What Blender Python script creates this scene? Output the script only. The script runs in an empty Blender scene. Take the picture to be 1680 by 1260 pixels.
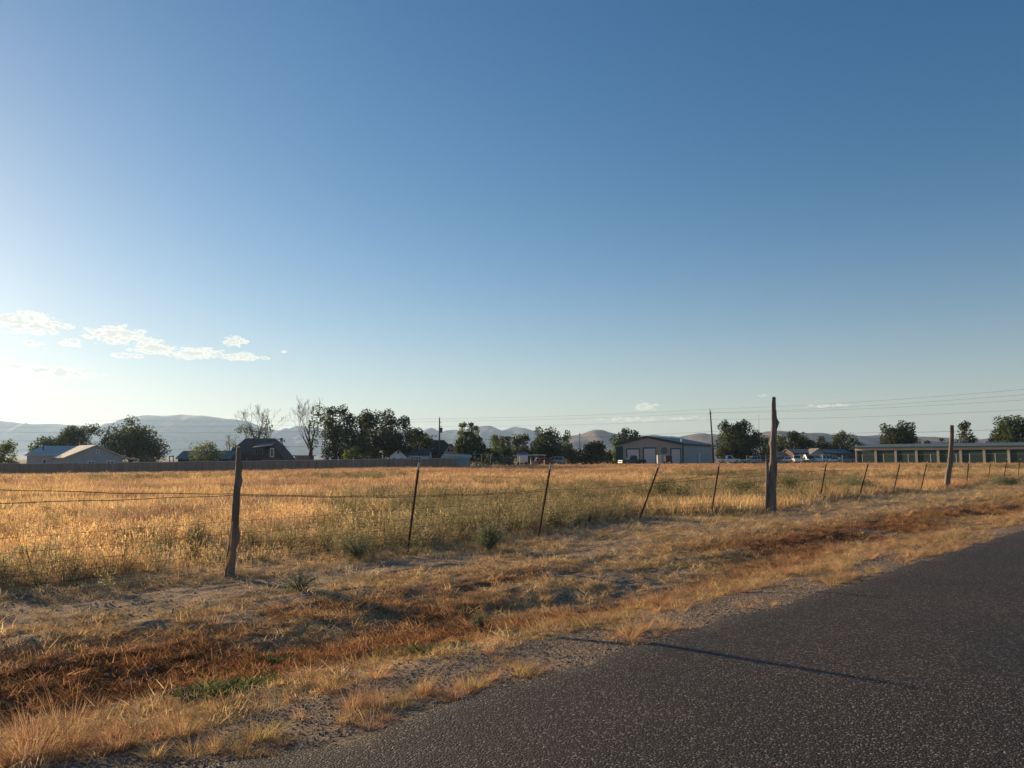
import bpy, math, random
import numpy as np
from mathutils import Vector
random.seed(7)
rng = np.random.default_rng(7)
sc = bpy.context.scene
C = sc.collection
rad = math.radians

# ------------------------------------------------------------------ camera
FPX = 1270.0                      # focal length in photograph pixels (1680 wide)
HOR = 752.0                       # row of the horizon
CAMZ = 1.6
PITCH = math.atan((HOR - 630.0) / FPX)
cd = bpy.data.cameras.new('camera'); cam = bpy.data.objects.new('camera', cd); C.objects.link(cam)
cd.sensor_width = 36.0; cd.lens = 36.0 * FPX / 1680.0
cd.clip_start = 0.05; cd.clip_end = 40000
cam.location = (0, 0, CAMZ); cam.rotation_euler = (rad(90) + PITCH, 0, 0)
sc.camera = cam

# ------------------------------------------------------------------ light
SUN_AZ, SUN_EL = rad(-48.7), rad(10.8)      # azimuth measured clockwise from +Y
SKY_STRENGTH = 0.077
SUN_STRENGTH = 5.0
EXPOSURE = 0.92
w = bpy.data.worlds.new('World'); sc.world = w; w.use_nodes = True
nt = w.node_tree; N = nt.nodes; L = nt.links
for n in list(N): N.remove(n)
def nn(tree, t, **kw):
    n = tree.nodes.new(t)
    for k, v in kw.items(): setattr(n, k, v)
    return n
def math_node(tree, op, a, b=None, c=None, clamp=False):
    n = tree.nodes.new('ShaderNodeMath'); n.operation = op; n.use_clamp = clamp
    for i, v in enumerate((a, b, c)):
        if v is None: continue
        if isinstance(v, (int, float)): n.inputs[i].default_value = v
        else: tree.links.new(v, n.inputs[i])
    return n.outputs[0]
sky = nn(nt, 'ShaderNodeTexSky'); sky.sky_type = 'NISHITA'; sky.sun_disc = False
sky.sun_elevation = SUN_EL; sky.sun_rotation = SUN_AZ
sky.altitude = 1600; sky.air_density = 1.0; sky.dust_density = 1.0; sky.ozone_density = 2.4
bg = nn(nt, 'ShaderNodeBackground'); bg.inputs['Strength'].default_value = SKY_STRENGTH
wo = nn(nt, 'ShaderNodeOutputWorld')
tc = nn(nt, 'ShaderNodeTexCoord'); sx = nn(nt, 'ShaderNodeSeparateXYZ'); L.new(tc.outputs['Generated'], sx.inputs[0])
az = math_node(nt, 'MULTIPLY', math_node(nt, 'ARCTAN2', sx.outputs[0], sx.outputs[1]), 57.29578)
el = math_node(nt, 'MULTIPLY', math_node(nt, 'ARCSINE', sx.outputs[2]), 57.29578)
cx = nn(nt, 'ShaderNodeCombineXYZ'); L.new(az, cx.inputs[0]); L.new(math_node(nt, 'MULTIPLY', el, 2.3), cx.inputs[1])
n1 = nn(nt, 'ShaderNodeTexNoise'); n1.inputs['Scale'].default_value = 1.5; n1.inputs['Detail'].default_value = 10; n1.inputs['Roughness'].default_value = 0.66
L.new(cx.outputs[0], n1.inputs['Vector'])
# clouds: az, el (degrees), half width, half height, tilt (deg el per deg az), weight
CLP = [(30, 528, 72, 23, 1), (100, 533, 14, 7, .9), (108, 561, 24, 8, .95), (182, 548, 62, 19, 1), (238, 568, 48, 15, 1), (315, 578, 66, 12, 1), (378, 558, 24, 10, 1), (388, 584, 42, 9, 1),
       (200, 583, 30, 7, .9), (45, 562, 24, 6, .8), (80, 609, 98, 11, 1), (20, 602, 48, 10, 1), (430, 586, 14, 4, .8), (460, 576, 7, 4, .7), (1060, 667, 26, 7, .85), (1030, 688, 80, 5, .62), (1120, 686, 50, 4, .62), (1255, 648, 9, 4, .7), (1345, 666, 60, 4, .58)]
CL = []
for cpx, cpy, chw, chh, cw in CLP:
    a_ = math.atan((cpx - 840) / 1276); ca = math.cos(a_)
    CL.append((math.degrees(a_), math.degrees(math.atan((752 - cpy) / 1276 * ca)), math.degrees(chw / 1276 * ca * ca), math.degrees(chh / 1276 * ca), 0, cw))
acc = None
for a0, e0, hw, hh, tl, wt in CL:
    da = math_node(nt, 'SUBTRACT', az, a0)
    de = math_node(nt, 'SUBTRACT', math_node(nt, 'SUBTRACT', el, e0), math_node(nt, 'MULTIPLY', da, tl))
    q = math_node(nt, 'ADD', math_node(nt, 'POWER', math_node(nt, 'ABSOLUTE', math_node(nt, 'DIVIDE', da, hw)), 2.0),
                  math_node(nt, 'POWER', math_node(nt, 'ABSOLUTE', math_node(nt, 'DIVIDE', de, hh)), 2.0))
    g = math_node(nt, 'MULTIPLY', math_node(nt, 'SUBTRACT', 1.0, math_node(nt, 'MULTIPLY', q, .78), clamp=True), wt)
    acc = g if acc is None else math_node(nt, 'MAXIMUM', acc, g)
dens = math_node(nt, 'SUBTRACT', math_node(nt, 'ADD', math_node(nt, 'MULTIPLY', acc, .66), math_node(nt, 'MULTIPLY', n1.outputs['Fac'], 2.5)), 1.50)
mask = nn(nt, 'ShaderNodeMapRange'); mask.interpolation_type = 'SMOOTHSTEP'; L.new(dens, mask.inputs['Value'])
mask.inputs['From Min'].default_value = 0.0; mask.inputs["From Max"].default_value = 0.36
mask.inputs['To Max'].default_value = 0.9
cr = nn(nt, 'ShaderNodeValToRGB'); L.new(math_node(nt, 'MULTIPLY', dens, 2.0, clamp=True), cr.inputs[0])
cr.color_ramp.elements[0].color = (10.0, 9.0, 6.9, 1); cr.color_ramp.elements[0].position = .35  # backlight painted by density: thin edges bright cream, thick cores shaded grey
cr.color_ramp.elements[1].color = (5.4, 5.5, 5.2, 1); cr.color_ramp.elements[1].position = .8
hsk = nn(nt, 'ShaderNodeHueSaturation'); hsk.inputs['Saturation'].default_value = 1.26; hsk.inputs['Hue'].default_value = .498; 
dv1 = nn(nt, 'ShaderNodeVectorMath'); dv1.operation = 'MULTIPLY_ADD'; L.new(sky.outputs[0], dv1.inputs[0]); dv1.inputs[1].default_value = (.038, .038, .038); dv1.inputs[2].default_value = (1, 1, 1)
dv2 = nn(nt, 'ShaderNodeVectorMath'); dv2.operation = 'DIVIDE'; L.new(sky.outputs[0], dv2.inputs[0]); L.new(dv1.outputs[0], dv2.inputs[1]); L.new(dv2.outputs[0], hsk.inputs['Color'])
# dusty cream band low over the horizon
hb = nn(nt, 'ShaderNodeMix'); hb.data_type = 'RGBA'; hb.inputs[7].default_value = (6.7, 6.1, 4.2, 1)
L.new(math_node(nt, 'MULTIPLY', math_node(nt, 'EXPONENT', math_node(nt, 'MULTIPLY', math_node(nt, 'MAXIMUM', el, 0), -.20)), .82), hb.inputs[0]); L.new(hsk.outputs[0], hb.inputs[6])
mx = nn(nt, 'ShaderNodeMix'); mx.data_type = 'RGBA'
L.new(math_node(nt, 'MULTIPLY', mask.outputs[0], math_node(nt, 'MULTIPLY', acc, 5.0, clamp=True)), mx.inputs[0]); L.new(hb.outputs[2], mx.inputs[6]); L.new(cr.outputs[0], mx.inputs[7])
L.new(mx.outputs[2], bg.inputs['Color']); L.new(bg.outputs[0], wo.inputs[0])

sl = bpy.data.lights.new('sun', 'SUN'); sl.energy = SUN_STRENGTH; sl.angle = rad(0.6); sl.color = (1.0, 0.73, 0.42)
so = bpy.data.objects.new('sun', sl); C.objects.link(so)
sd = Vector((math.sin(SUN_AZ) * math.cos(SUN_EL), math.cos(SUN_AZ) * math.cos(SUN_EL), math.sin(SUN_EL)))
so.rotation_euler = sd.to_track_quat('Z', 'Y').to_euler(); so.location = (0, 0, 30)
vs = sc.view_settings
vs.view_transform = 'Standard'; vs.look = 'None'; vs.exposure = EXPOSURE; vs.gamma = 1.0; vs.use_curve_mapping = False
sc.render.engine = 'CYCLES'
cy = sc.cycles
cy.max_bounces = 7; cy.diffuse_bounces = 3; cy.glossy_bounces = 2; cy.transmission_bounces = 4; cy.volume_bounces = 0; cy.transparent_max_bounces = 6
cy.use_denoising = True

# ------------------------------------------------------------------ noise and terrain
def vnoise(x, y, seed=0):
    x = np.asarray(x, float); y = np.asarray(y, float)
    xi = np.floor(x).astype(np.int64); yi = np.floor(y).astype(np.int64)
    fx = x - xi; fy = y - yi
    fx = fx * fx * (3 - 2 * fx); fy = fy * fy * (3 - 2 * fy)
    def h(a, b):
        v = (a * 374761393 + b * 668265263 + seed * 1442695041) & 0xffffffff
        v = ((v ^ (v >> 13)) * 1274126177) & 0xffffffff
        v = v ^ (v >> 16)
        return (v & 0xffff) / 65535.0
    return (h(xi, yi) * (1 - fx) + h(xi + 1, yi) * fx) * (1 - fy) + (h(xi, yi + 1) * (1 - fx) + h(xi + 1, yi + 1) * fx) * fy
def fbm(x, y, scale, octv=4, seed=0, rough=.5):
    s = 0; a = 1; t = 0
    for o in range(octv):
        s = s + a * vnoise(np.asarray(x) * scale * 2 ** o + 17.3 * o, np.asarray(y) * scale * 2 ** o - 9.1 * o, seed + o); t += a; a *= rough
    return s / t
def smooth(v, a, b):
    v = np.clip((np.asarray(v, float) - a) / (b - a), 0, 1); return v * v * (3 - 2 * v)
PHI = rad(44.0); SN, CS = math.sin(PHI), math.cos(PHI)
def st(x, y): return x * SN + y * CS, -x * CS + y * SN
def xy(s, t): return s * SN - t * CS, s * CS + t * SN
ROAD_EDGE = 4.0
def gpx(px, py, z):               # ground point under a pixel of the photograph at a height z
    u = (px - 840) / FPX; v = (630 - py) / FPX
    f = math.cos(PITCH) - v * math.sin(PITCH); g = math.sin(PITCH) + v * math.cos(PITCH)
    Y = (z - CAMZ) * f / g
    return u * Y / f, Y
MOUNDS = [(240, 1022, .11, .36), (392, 1010, .12, .40), (350, 985, .08, .3), (405, 972, .10, .3), (40, 1048, .09, .3), (330, 1122, .07, .3),
          (1015, 940, .10, .7), (710, 925, .08, .7), (1450, 868, .1, 1.0), (1110, 930, .13, .6)]
MW = [(*gpx(a, b, -.1), h * .35, r) for a, b, h, r in MOUNDS]
def terrain(x, y, detail=True):
    x = np.asarray(x, float); y = np.asarray(y, float)
    s, t = st(x, y)
    # verge and ditch across the road direction
    wob = (fbm(s, t * 0, .25, 3, 5) - .5) * .9
    prof = np.interp(t, [-60, -5.2, -4.2, 3.9, 4.3, 5.2, 5.75, 6.3, 6.9, 7.5, 8.6, 10.5, 14],
                     [-.3, -.25, -.03, -.03, -.05, -.12, -.19, -.25, -.24, -.16, -.11, -.13, -.15])
    prof_w = np.interp(t + wob, [-60, -5.2, -4.2, 3.9, 4.3, 5.2, 5.75, 6.3, 6.9, 7.5, 8.6, 10.5, 14],
                       [-.3, -.25, -.03, -.03, -.05, -.12, -.19, -.25, -.24, -.16, -.11, -.13, -.15])
    k = smooth(t, 4.3, 5.3)
    prof = prof * (1 - k) + prof_w * k
    az_ = x / np.maximum(y, 20) * 110
    far = np.interp(az_, [-90, -62, -18, 20, 60, 120], [-.6, -.5, .08, .42, .62, .75])
    wgt = smooth(y, 35, 120)
    z = prof * (1 - wgt) + far * wgt
    if detail:
        v = smooth(t, 4.3, 5.5) * (1 - smooth(s, 60, 120)) * (1 - smooth(t, 40, 80))
        mow = smooth(t, 5, 6) * (1 - smooth(t, 10.6, 12))
        z = z + v * (fbm(s * .32, t * 1.7, 1.6, 5, 21, .62) - .5) * (.03 + .05 * mow)
        z = z + v * (fbm(s, t, 6.5, 3, 31, .6) - .5) * .04
        for mxx, myy, h, r in MW:
            d2 = ((x - mxx) ** 2 + (y - myy) ** 2) / r ** 2
            z = z + h * np.exp(-d2 * 1.6)
    return z
def gz(x, y): return float(terrain(x, y))

# ------------------------------------------------------------------ helpers
def V(px, py, Y):                 # world point seen at a pixel of the photograph, Y metres ahead
    u = (px - 840) / FPX; v = (630 - py) / FPX
    f = math.cos(PITCH) - v * math.sin(PITCH); g = math.sin(PITCH) + v * math.cos(PITCH)
    return Vector((u * Y / f, Y, CAMZ + g * Y / f))
def X(px, Y): return V(px, HOR, Y).x
def Zp(py, Y): return V(840, py, Y).z
def base(px, Y):
    x = X(px, Y); return Vector((x, Y, gz(x, Y)))

def tag(o, label=None, cat=None, group=None, kind=None):
    if label: o['label'] = label
    if cat: o['category'] = cat
    if group: o['group'] = group
    if kind: o['kind'] = kind
    return o
def thing(name, label, cat, loc, group=None, rz=0):
    o = bpy.data.objects.new(name, None); C.objects.link(o); o.location = loc; o.rotation_euler = (0, 0, rz)
    o.empty_display_size = .2
    return tag(o, label, cat, group)
class MB:
    def __init__(s): s.v = []; s.f = []
    def add(s, vs, fs):
        b = len(s.v); s.v += [tuple(p) for p in vs]; s.f += [tuple(b + i for i in f) for f in fs]
    def box(s, x0, x1, y0, y1, z0, z1, fr=None):
        p = [(x0, y0, z0), (x1, y0, z0), (x1, y1, z0), (x0, y1, z0), (x0, y0, z1), (x1, y0, z1), (x1, y1, z1), (x0, y1, z1)]
        if fr: p = [fr(*q) for q in p]
        s.add(p, [(0, 3, 2, 1), (4, 5, 6, 7), (0, 1, 5, 4), (1, 2, 6, 5), (2, 3, 7, 6), (3, 0, 4, 7)]); return s
    def prism(s, poly, d):        # polygon of 3D points pushed along d
        n = len(poly); a = [Vector(p) for p in poly]; b = [p + Vector(d) for p in a]
        s.add(a + b, [tuple(range(n))[::-1], tuple(range(n, 2 * n))] + [(i, (i + 1) % n, n + (i + 1) % n, n + i) for i in range(n)]); return s
    def tube(s, pts, rs, n=6, cap=True):
        pts = [Vector(p) for p in pts]
        if isinstance(rs, (int, float)): rs = [rs] * len(pts)
        rings = []
        for i, p in enumerate(pts):
            d = (pts[min(i + 1, len(pts) - 1)] - pts[max(i - 1, 0)]).normalized()
            a = d.cross(Vector((0, 0, 1)))
            if a.length < .05: a = d.cross(Vector((1, 0, 0)))
            a.normalize(); b = d.cross(a)
            rings.append([p + (a * math.cos(2 * math.pi * k / n) + b * math.sin(2 * math.pi * k / n)) * rs[i] for k in range(n)])
        vs = [q for r in rings for q in r]; fs = []
        for i in range(len(pts) - 1):
            for k in range(n): fs.append((i * n + k, i * n + (k + 1) % n, (i + 1) * n + (k + 1) % n, (i + 1) * n + k))
        if cap: fs += [tuple(range(n))[::-1], tuple((len(pts) - 1) * n + k for k in range(n))]
        s.add(vs, fs); return s
    def build(s, name, mat, parent=None, smoothf=False):
        me = bpy.data.meshes.new(name)
        v = s.v
        if parent is not None:
            l = parent.location if parent.parent is None else parent.parent.location
            off = getattr(s, 'local', False)
            if not off: v = [(a - l[0], b - l[1], c - l[2]) for a, b, c in v]
        me.from_pydata(v, [], s.f); me.update()
        if smoothf: me.polygons.foreach_set('use_smooth', [True] * len(me.polygons))
        me.materials.append(mat)
        o = bpy.data.objects.new(name, me); C.objects.link(o)
        if parent is not None: o.parent = parent
        return o

# ------------------------------------------------------------------ materials
def new_mat(name):
    m = bpy.data.materials.new(name); m.use_nodes = True
    for n in list(m.node_tree.nodes): m.node_tree.nodes.remove(n)
    return m, m.node_tree
def simple(name, col, rough=.8, metal=0, var=.18, scale=6, stretch=(1, 1, 1), bump=0.0, bscale=None, spec=.3):
    m, t = new_mat(name)
    out = nn(t, 'ShaderNodeOutputMaterial'); p = nn(t, 'ShaderNodeBsdfPrincipled'); t.links.new(p.outputs[0], out.inputs[0])
    tcn = nn(t, 'ShaderNodeTexCoord'); mp = nn(t, 'ShaderNodeMapping'); mp.inputs['Scale'].default_value = stretch
    t.links.new(tcn.outputs['Object'], mp.inputs[0])
    n = nn(t, 'ShaderNodeTexNoise'); n.inputs['Scale'].default_value = scale; n.inputs['Detail'].default_value = 6; n.inputs['Roughness'].default_value = .65
    t.links.new(mp.outputs[0], n.inputs['Vector'])
    r = nn(t, 'ShaderNodeValToRGB'); t.links.new(n.outputs['Fac'], r.inputs[0])
    r.color_ramp.elements[0].position = .3; r.color_ramp.elements[1].position = .7
    r.color_ramp.elements[0].color = tuple(c * (1 - var) for c in col) + (1,); r.color_ramp.elements[1].color = tuple(min(1, c * (1 + var)) for c in col) + (1,)
    t.links.new(r.outputs[0], p.inputs['Base Color'])
    p.inputs['Roughness'].default_value = rough; p.inputs['Metallic'].default_value = metal; p.inputs['Specular IOR Level'].default_value = spec
    if bump:
        b = nn(t, 'ShaderNodeBump'); b.inputs['Strength'].default_value = 1; b.inputs['Distance'].default_value = bump
        t.links.new(n.outputs['Fac'], b.inputs['Height']); t.links.new(b.outputs[0], p.inputs['Normal'])
    return m
def leafy(name, col, trans=.45, var=.35, inst=False):
    m, t = new_mat(name)
    out = nn(t, 'ShaderNodeOutputMaterial'); d = nn(t, 'ShaderNodeBsdfDiffuse'); tr = nn(t, 'ShaderNodeBsdfTranslucent'); mxs = nn(t, 'ShaderNodeMixShader')
    mxs.inputs[0].default_value = trans
    t.links.new(d.outputs[0], mxs.inputs[1]); t.links.new(tr.outputs[0], mxs.inputs[2]); t.links.new(mxs.outputs[0], out.inputs[0])
    g = nn(t, 'ShaderNodeNewGeometry')
    hsv = nn(t, 'ShaderNodeHueSaturation')
    t.links.new(math_node(t, 'MULTIPLY_ADD', g.outputs['Random Per Island'], 2 * var, 1 - var), hsv.inputs['Value'])
    t.links.new(math_node(t, 'MULTIPLY_ADD', g.outputs['Random Per Island'], .05, .475), hsv.inputs['Hue'])
    if inst:
        a = nn(t, 'ShaderNodeAttribute'); a.attribute_type = 'INSTANCER'; a.attribute_name = 'tint'
        t.links.new(a.outputs['Color'], hsv.inputs['Color'])
    else:
        hsv.inputs['Color'].default_value = tuple(col) + (1,)
    t.links.new(hsv.outputs[0], d.inputs[0]); t.links.new(hsv.outputs[0], tr.inputs[0])
    return m
M = {}
M['blade'] = leafy('blade', (1, 1, 1), .5, .3, True)
M['pebble'] = None
M['leaf_dark'] = leafy('leaf_dark', (.08, .095, .04), .48, .5)
M['leaf_mid'] = leafy('leaf_mid', (.105, .13, .05), .45, .45)
M['leaf_yellow'] = leafy('leaf_yellow', (.16, .19, .055), .5, .4)
M['leaf_sage'] = leafy('leaf_sage', (.22, .24, .14), .4, .4)
M['leaf_bright'] = leafy('leaf_bright', (.10, .18, .05), .4, .3)
M['straw'] = leafy('straw', (.62, .42, .22), .5, .3)
M['straw_pink'] = leafy('straw_pink', (.55, .34, .2), .5, .35)
M['bark'] = simple('bark', (.11, .09, .07), .9, scale=4, stretch=(1, 1, .3))
M['bark_pale'] = simple('bark_pale', (.10, .08, .065), .9, scale=4)
M['old_wood'] = simple('old_wood', (.19, .15, .12), .92, var=.5, scale=14, stretch=(1, 1, .10), bump=.02)
M['pole_wood'] = simple('pole_wood', (.12, .09, .065), .9, var=.3, scale=5, stretch=(1, 1, .1))
M['tpost'] = simple('tpost', (.075, .028, .02), .6, var=.4, scale=20, stretch=(1, 1, .3))
M['tpost_tip'] = simple('tpost_tip', (.42, .45, .40), .6, var=.2, scale=20)
M['wire'] = simple('wire', (.09, .05, .035), .6, .5, scale=8)
M['galv'] = simple('galv', (.35, .36, .36), .5, .7, scale=8)
M['fence_board'] = simple('fence_board', (.36, .21, .15), .85, var=.28, scale=1.2, stretch=(2.5, 2.5, .12))
M['fence_cap'] = simple('fence_cap', (.5, .5, .48), .7)
M['grey_siding'] = simple('grey_siding', (.34, .35, .35), .8, scale=1, var=.1)
M['metal_roof'] = simple('metal_roof', (.46, .46, .44), .7, 0, scale=.8, var=.12)
M['dark_roof'] = simple('dark_roof', (.05, .045, .045), .9, scale=2, var=.3)
M['brown_roof'] = simple('brown_roof', (.10, .08, .07), .9, scale=2, var=.3)
M['grey_roof'] = simple('grey_roof', (.19, .19, .185), .9, scale=2, var=.2)
M['dark_wall'] = simple('dark_wall', (.09, .06, .05), .9, scale=1)
M['white_paint'] = simple('white_paint', (.75, .75, .74), .7, var=.08)
M['cream_paint'] = simple('cream_paint', (.6, .53, .44), .7, var=.08)
M['pink_paint'] = simple('pink_paint', (.62, .45, .4), .8, var=.08)
M['glass'] = simple('glass', (.02, .025, .03), .15, var=.1, spec=.5)
M['shop_wall'] = simple('shop_wall', (.36, .31, .27), .6, .1, scale=1, stretch=(6, 6, .3), var=.12)
M['shop_side'] = simple('shop_side', (.34, .33, .30), .6, .1, scale=1, stretch=(6, 6, .3), var=.08)
M['shop_roof'] = simple('shop_roof', (.13, .16, .18), .55, .2, scale=.7, var=.1)
M['green_trim'] = simple('green_trim', (.025, .06, .055), .6)
M['green_door'] = simple('green_door', (.014, .042, .038), .6, scale=1, stretch=(.3, .3, 8), var=.25)
M['white_door'] = simple('white_door', (.55, .52, .5), .6, scale=1, stretch=(.3, .3, 8), var=.08)
M['tan_pillar'] = simple('tan_pillar', (.36, .33, .28), .8, var=.1)
M['tyre'] = simple('tyre', (.015, .015, .015), .9)
M['rim'] = simple('rim', (.35, .35, .36), .35, .8)
M['lamp'] = simple('lamp', (.8, .8, .75), .15, spec=.6)
def paint(name, col): return simple(name, col, .3, .15, var=.04, spec=.5)
for nme, c in dict(black=(.02, .02, .022), white=(.72, .72, .7), silver=(.3, .36, .4), navy=(.03, .04, .07), blue=(.28, .36, .5), green=(.2, .32, .3), tan=(.5, .44, .34), red=(.3, .06, .05), grey=(.2, .2, .22)).items():
    M['p_' + nme] = paint('paint_' + nme, c)
M['orange'] = simple('orange', (.6, .25, .14), .7); M['blue_plastic'] = simple('blue_plastic', (.06, .1, .3), .6)
M['pipe'] = simple('pipe', (.16, .17, .16), .7, .3)
M['dirt'] = simple('dirt', (.26, .19, .14), .95, scale=8, var=.3, bump=.02)
M['rock'] = simple('rock', (.27, .23, .2), .9, scale=9, var=.35, bump=.015)
M['pale_gravel'] = simple('pale_gravel', (.48, .40, .31), .95, scale=3, var=.2)

# ------------------------------------------------------------------ ground sheet
def cum(segs):
    out = [segs[0][0]]
    for a, b, d0, d1 in segs:
        p = a; 
        while p < b - 1e-6:
            f = (p - a) / (b - a); d = d0 * (d1 / d0) ** f; p = min(b, p + d); out.append(p)
    return np.array(out)
S = cum([(-2800, -300, 900, 120), (-300, -8, 60, .6), (-8, -1, .3, .08), (-1, 14, .055, .07), (14, 60, .07, .45), (60, 400, .6, 25), (400, 4900, 40, 900)])
T = cum([(-3600, -60, 900, 20), (-60, -5, 10, .8), (-5, 3.8, .8, .3), (3.8, 11.5, .05, .055), (11.5, 30, .09, .45), (30, 200, .5, 4), (200, 1000, 10, 80), (1000, 4400, 120, 700)])
SS, TT = np.meshgrid(S, T, indexing='ij')
GX, GY = xy(SS, TT)
GZ = terrain(GX, GY)
NEARB = [(375, 950), (668, 911), (884, 881), (1050, 851), (1167, 846), (1264, 841), (1345, 823), (1409, 820), (1465, 812), (1510, 809), (1553, 803), (1586, 800), (1621, 793), (1647, 790), (1671, 788)]
_ft = sorted([tuple(float(q) for q in st(*gpx(a, b, -.15))) for a, b in NEARB])
def fence_t(s): return np.interp(s, [q[0] for q in _ft], [q[1] for q in _ft])
def grass_zone(x, y):
    """returns fields describing what grows where (all 0..1)"""
    s, t = st(x, y)
    fieldm = smooth(t - fence_t(s) + (fbm(s, t, .5, 3, 41) - .5) * 1.3, -.35, .55)
    green = fbm(x * .6, y, .09, 4, 51, .6)
    for px, py, Yr, r, wgt in [(760, 850, 0, 4.5, .30), (900, 830, 0, 6, .26), (640, 870, 0, 2.5, .22), (850, 812, 0, 9, .16), (1230, 800, 0, 6, .3), (1400, 798, 0, 6, .25), (600, 822, 0, 6, .2), (230, 880, 0, 1.5, .14), (330, 890, 0, 1.3, .16)]:
        gx_, gy_ = gpx(px, py, -.1)
        green = green + wgt * np.exp(-(((x - gx_) / r) ** 2 + ((y - gy_) / (r * 1.3)) ** 2))
    rust = fbm(s * .35, t, .55, 4, 61, .6) * 1.0
    redb = fbm(x * .25, y, .06, 4, 71, .6)
    return s, t, fieldm, green, rust, redb
s_, t_, fm, grn, rst, rdb = grass_zone(GX, GY)
def lerp(a, b, w): return a + (b - a) * w[..., None]
def col(*c): return np.array(c)
gravel_c = col(.26, .205, .16); dirt_c = col(.36, .26, .18); straw_c = col(.36, .25, .13); rust_c = col(.20, .072, .025); ochre_c = col(.50, .35, .19); fld_c = col(.52, .35, .18); grn_c = col(.16, .16, .075); redf_c = col(.42, .23, .12)
base_c = np.broadcast_to(gravel_c, GX.shape + (3,)).copy()
mow = smooth(t_ + (fbm(s_, t_, 1.2, 3, 81) - .5) * .8, 4.8, 5.4)
c_m = lerp(np.broadcast_to(dirt_c, GX.shape + (3,)), ochre_c[None, None, :] + 0 * base_c, smooth(fbm(s_ * .5, t_, .9, 4, 91), .38, .58))
c_m = lerp(c_m, rust_c[None, None, :] + 0 * base_c, smooth(rst, .34, .56) * smooth(t_, 5.4, 6.0) * (1 - smooth(t_, 7.3, 9.0)) * (1 - .2 * smooth(s_, 14, 40)))
base_c = lerp(base_c, c_m, mow)
for mxx, myy, h, r in MW:
    base_c = lerp(base_c, dirt_c[None, None, :] * .95 + 0 * base_c, np.exp(-(((GX - mxx) ** 2 + (GY - myy) ** 2) / r ** 2) * 1.3))
c_f = np.broadcast_to(fld_c, GX.shape + (3,))
c_f = lerp(c_f, grn_c[None, None, :] + 0 * base_c, smooth(grn, .56, .72) * .8)
c_f = lerp(c_f, redf_c[None, None, :] + 0 * base_c, smooth(rdb, .45, .62) * smooth(GY, 35, 80))
base_c = lerp(base_c, c_f, fm)
base_c = lerp(base_c, col(.17, .15, .09)[None, None, :] + 0 * base_c, smooth(GY, 230, 400))
ni, nj = SS.shape
vv = np.stack([GX, GY, GZ], -1).reshape(-1, 3)
ii, jj = np.meshgrid(np.arange(ni - 1), np.arange(nj - 1), indexing='ij')
a = (ii * nj + jj).ravel()
ff = np.stack([a, a + nj, a + nj + 1, a + 1], -1)
def mesh_np(name, v, f, mat, smoothf=True):
    me = bpy.data.meshes.new(name)
    me.vertices.add(len(v)); me.vertices.foreach_set('co', v.astype(np.float32).ravel())
    k = f.shape[1]
    me.loops.add(f.size); me.loops.foreach_set('vertex_index', f.astype(np.int32).ravel())
    me.polygons.add(len(f)); me.polygons.foreach_set('loop_start', (np.arange(len(f)) * k).astype(np.int32)); me.polygons.foreach_set('loop_total', np.full(len(f), k, np.int32))
    me.update(calc_edges=True); me.validate()
    if smoothf: me.polygons.foreach_set('use_smooth', np.ones(len(me.polygons), bool))
    if mat: me.materials.append(mat)
    return me
mg, t = new_mat('earth')
out = nn(t, 'ShaderNodeOutputMaterial'); p = nn(t, 'ShaderNodeBsdfPrincipled'); t.links.new(p.outputs[0], out.inputs[0]); p.inputs['Roughness'].default_value = 1; p.inputs['Specular IOR Level'].default_value = .1
at = nn(t, 'ShaderNodeAttribute'); at.attribute_name = 'gcol'
tcn = nn(t, 'ShaderNodeTexCoord')
na = nn(t, 'ShaderNodeTexNoise'); na.inputs['Scale'].default_value = 9; na.inputs['Detail'].default_value = 9; na.inputs['Roughness'].default_value = .75; t.links.new(tcn.outputs['Object'], na.inputs['Vector'])
vo = nn(t, 'ShaderNodeTexVoronoi'); vo.inputs['Scale'].default_value = 42; t.links.new(tcn.outputs['Object'], vo.inputs['Vector'])
mm = nn(t, 'ShaderNodeMix'); mm.data_type = 'RGBA'; mm.blend_type = 'MULTIPLY'; mm.inputs[0].default_value = 1
rr = nn(t, 'ShaderNodeValToRGB'); t.links.new(na.outputs['Fac'], rr.inputs[0]); rr.color_ramp.elements[0].position = .3; rr.color_ramp.elements[1].position = .72
rr.color_ramp.elements[0].color = (.45, .42, .4, 1); rr.color_ramp.elements[1].color = (1.5, 1.45, 1.35, 1)
t.links.new(at.outputs['Color'], mm.inputs[6]); t.links.new(rr.outputs[0], mm.inputs[7])
hs = nn(t, 'ShaderNodeHueSaturation'); t.links.new(mm.outputs[2], hs.inputs['Color']); sep = nn(t, 'ShaderNodeSeparateColor'); t.links.new(vo.outputs['Color'], sep.inputs[0])
t.links.new(math_node(t, 'MULTIPLY_ADD', sep.outputs[0], .7, .65), hs.inputs['Value']); t.links.new(hs.outputs[0], p.inputs['Base Color'])
bb = nn(t, 'ShaderNodeBump'); bb.inputs['Distance'].default_value = .03; t.links.new(math_node(t, 'ADD', na.outputs['Fac'], math_node(t, 'MULTIPLY', vo.outputs['Distance'], -.35)), bb.inputs['Height']); t.links.new(bb.outputs[0], p.inputs['Normal'])
gme = mesh_np('ground', vv, ff, mg)
ca = gme.color_attributes.new('gcol', 'FLOAT_COLOR', 'POINT')
ca.data.foreach_set('color', np.concatenate([base_c.reshape(-1, 3), np.ones((len(vv), 1))], 1).astype(np.float32).ravel())
go = bpy.data.objects.new('ground', gme); C.objects.link(go); go['kind'] = 'structure'

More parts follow.
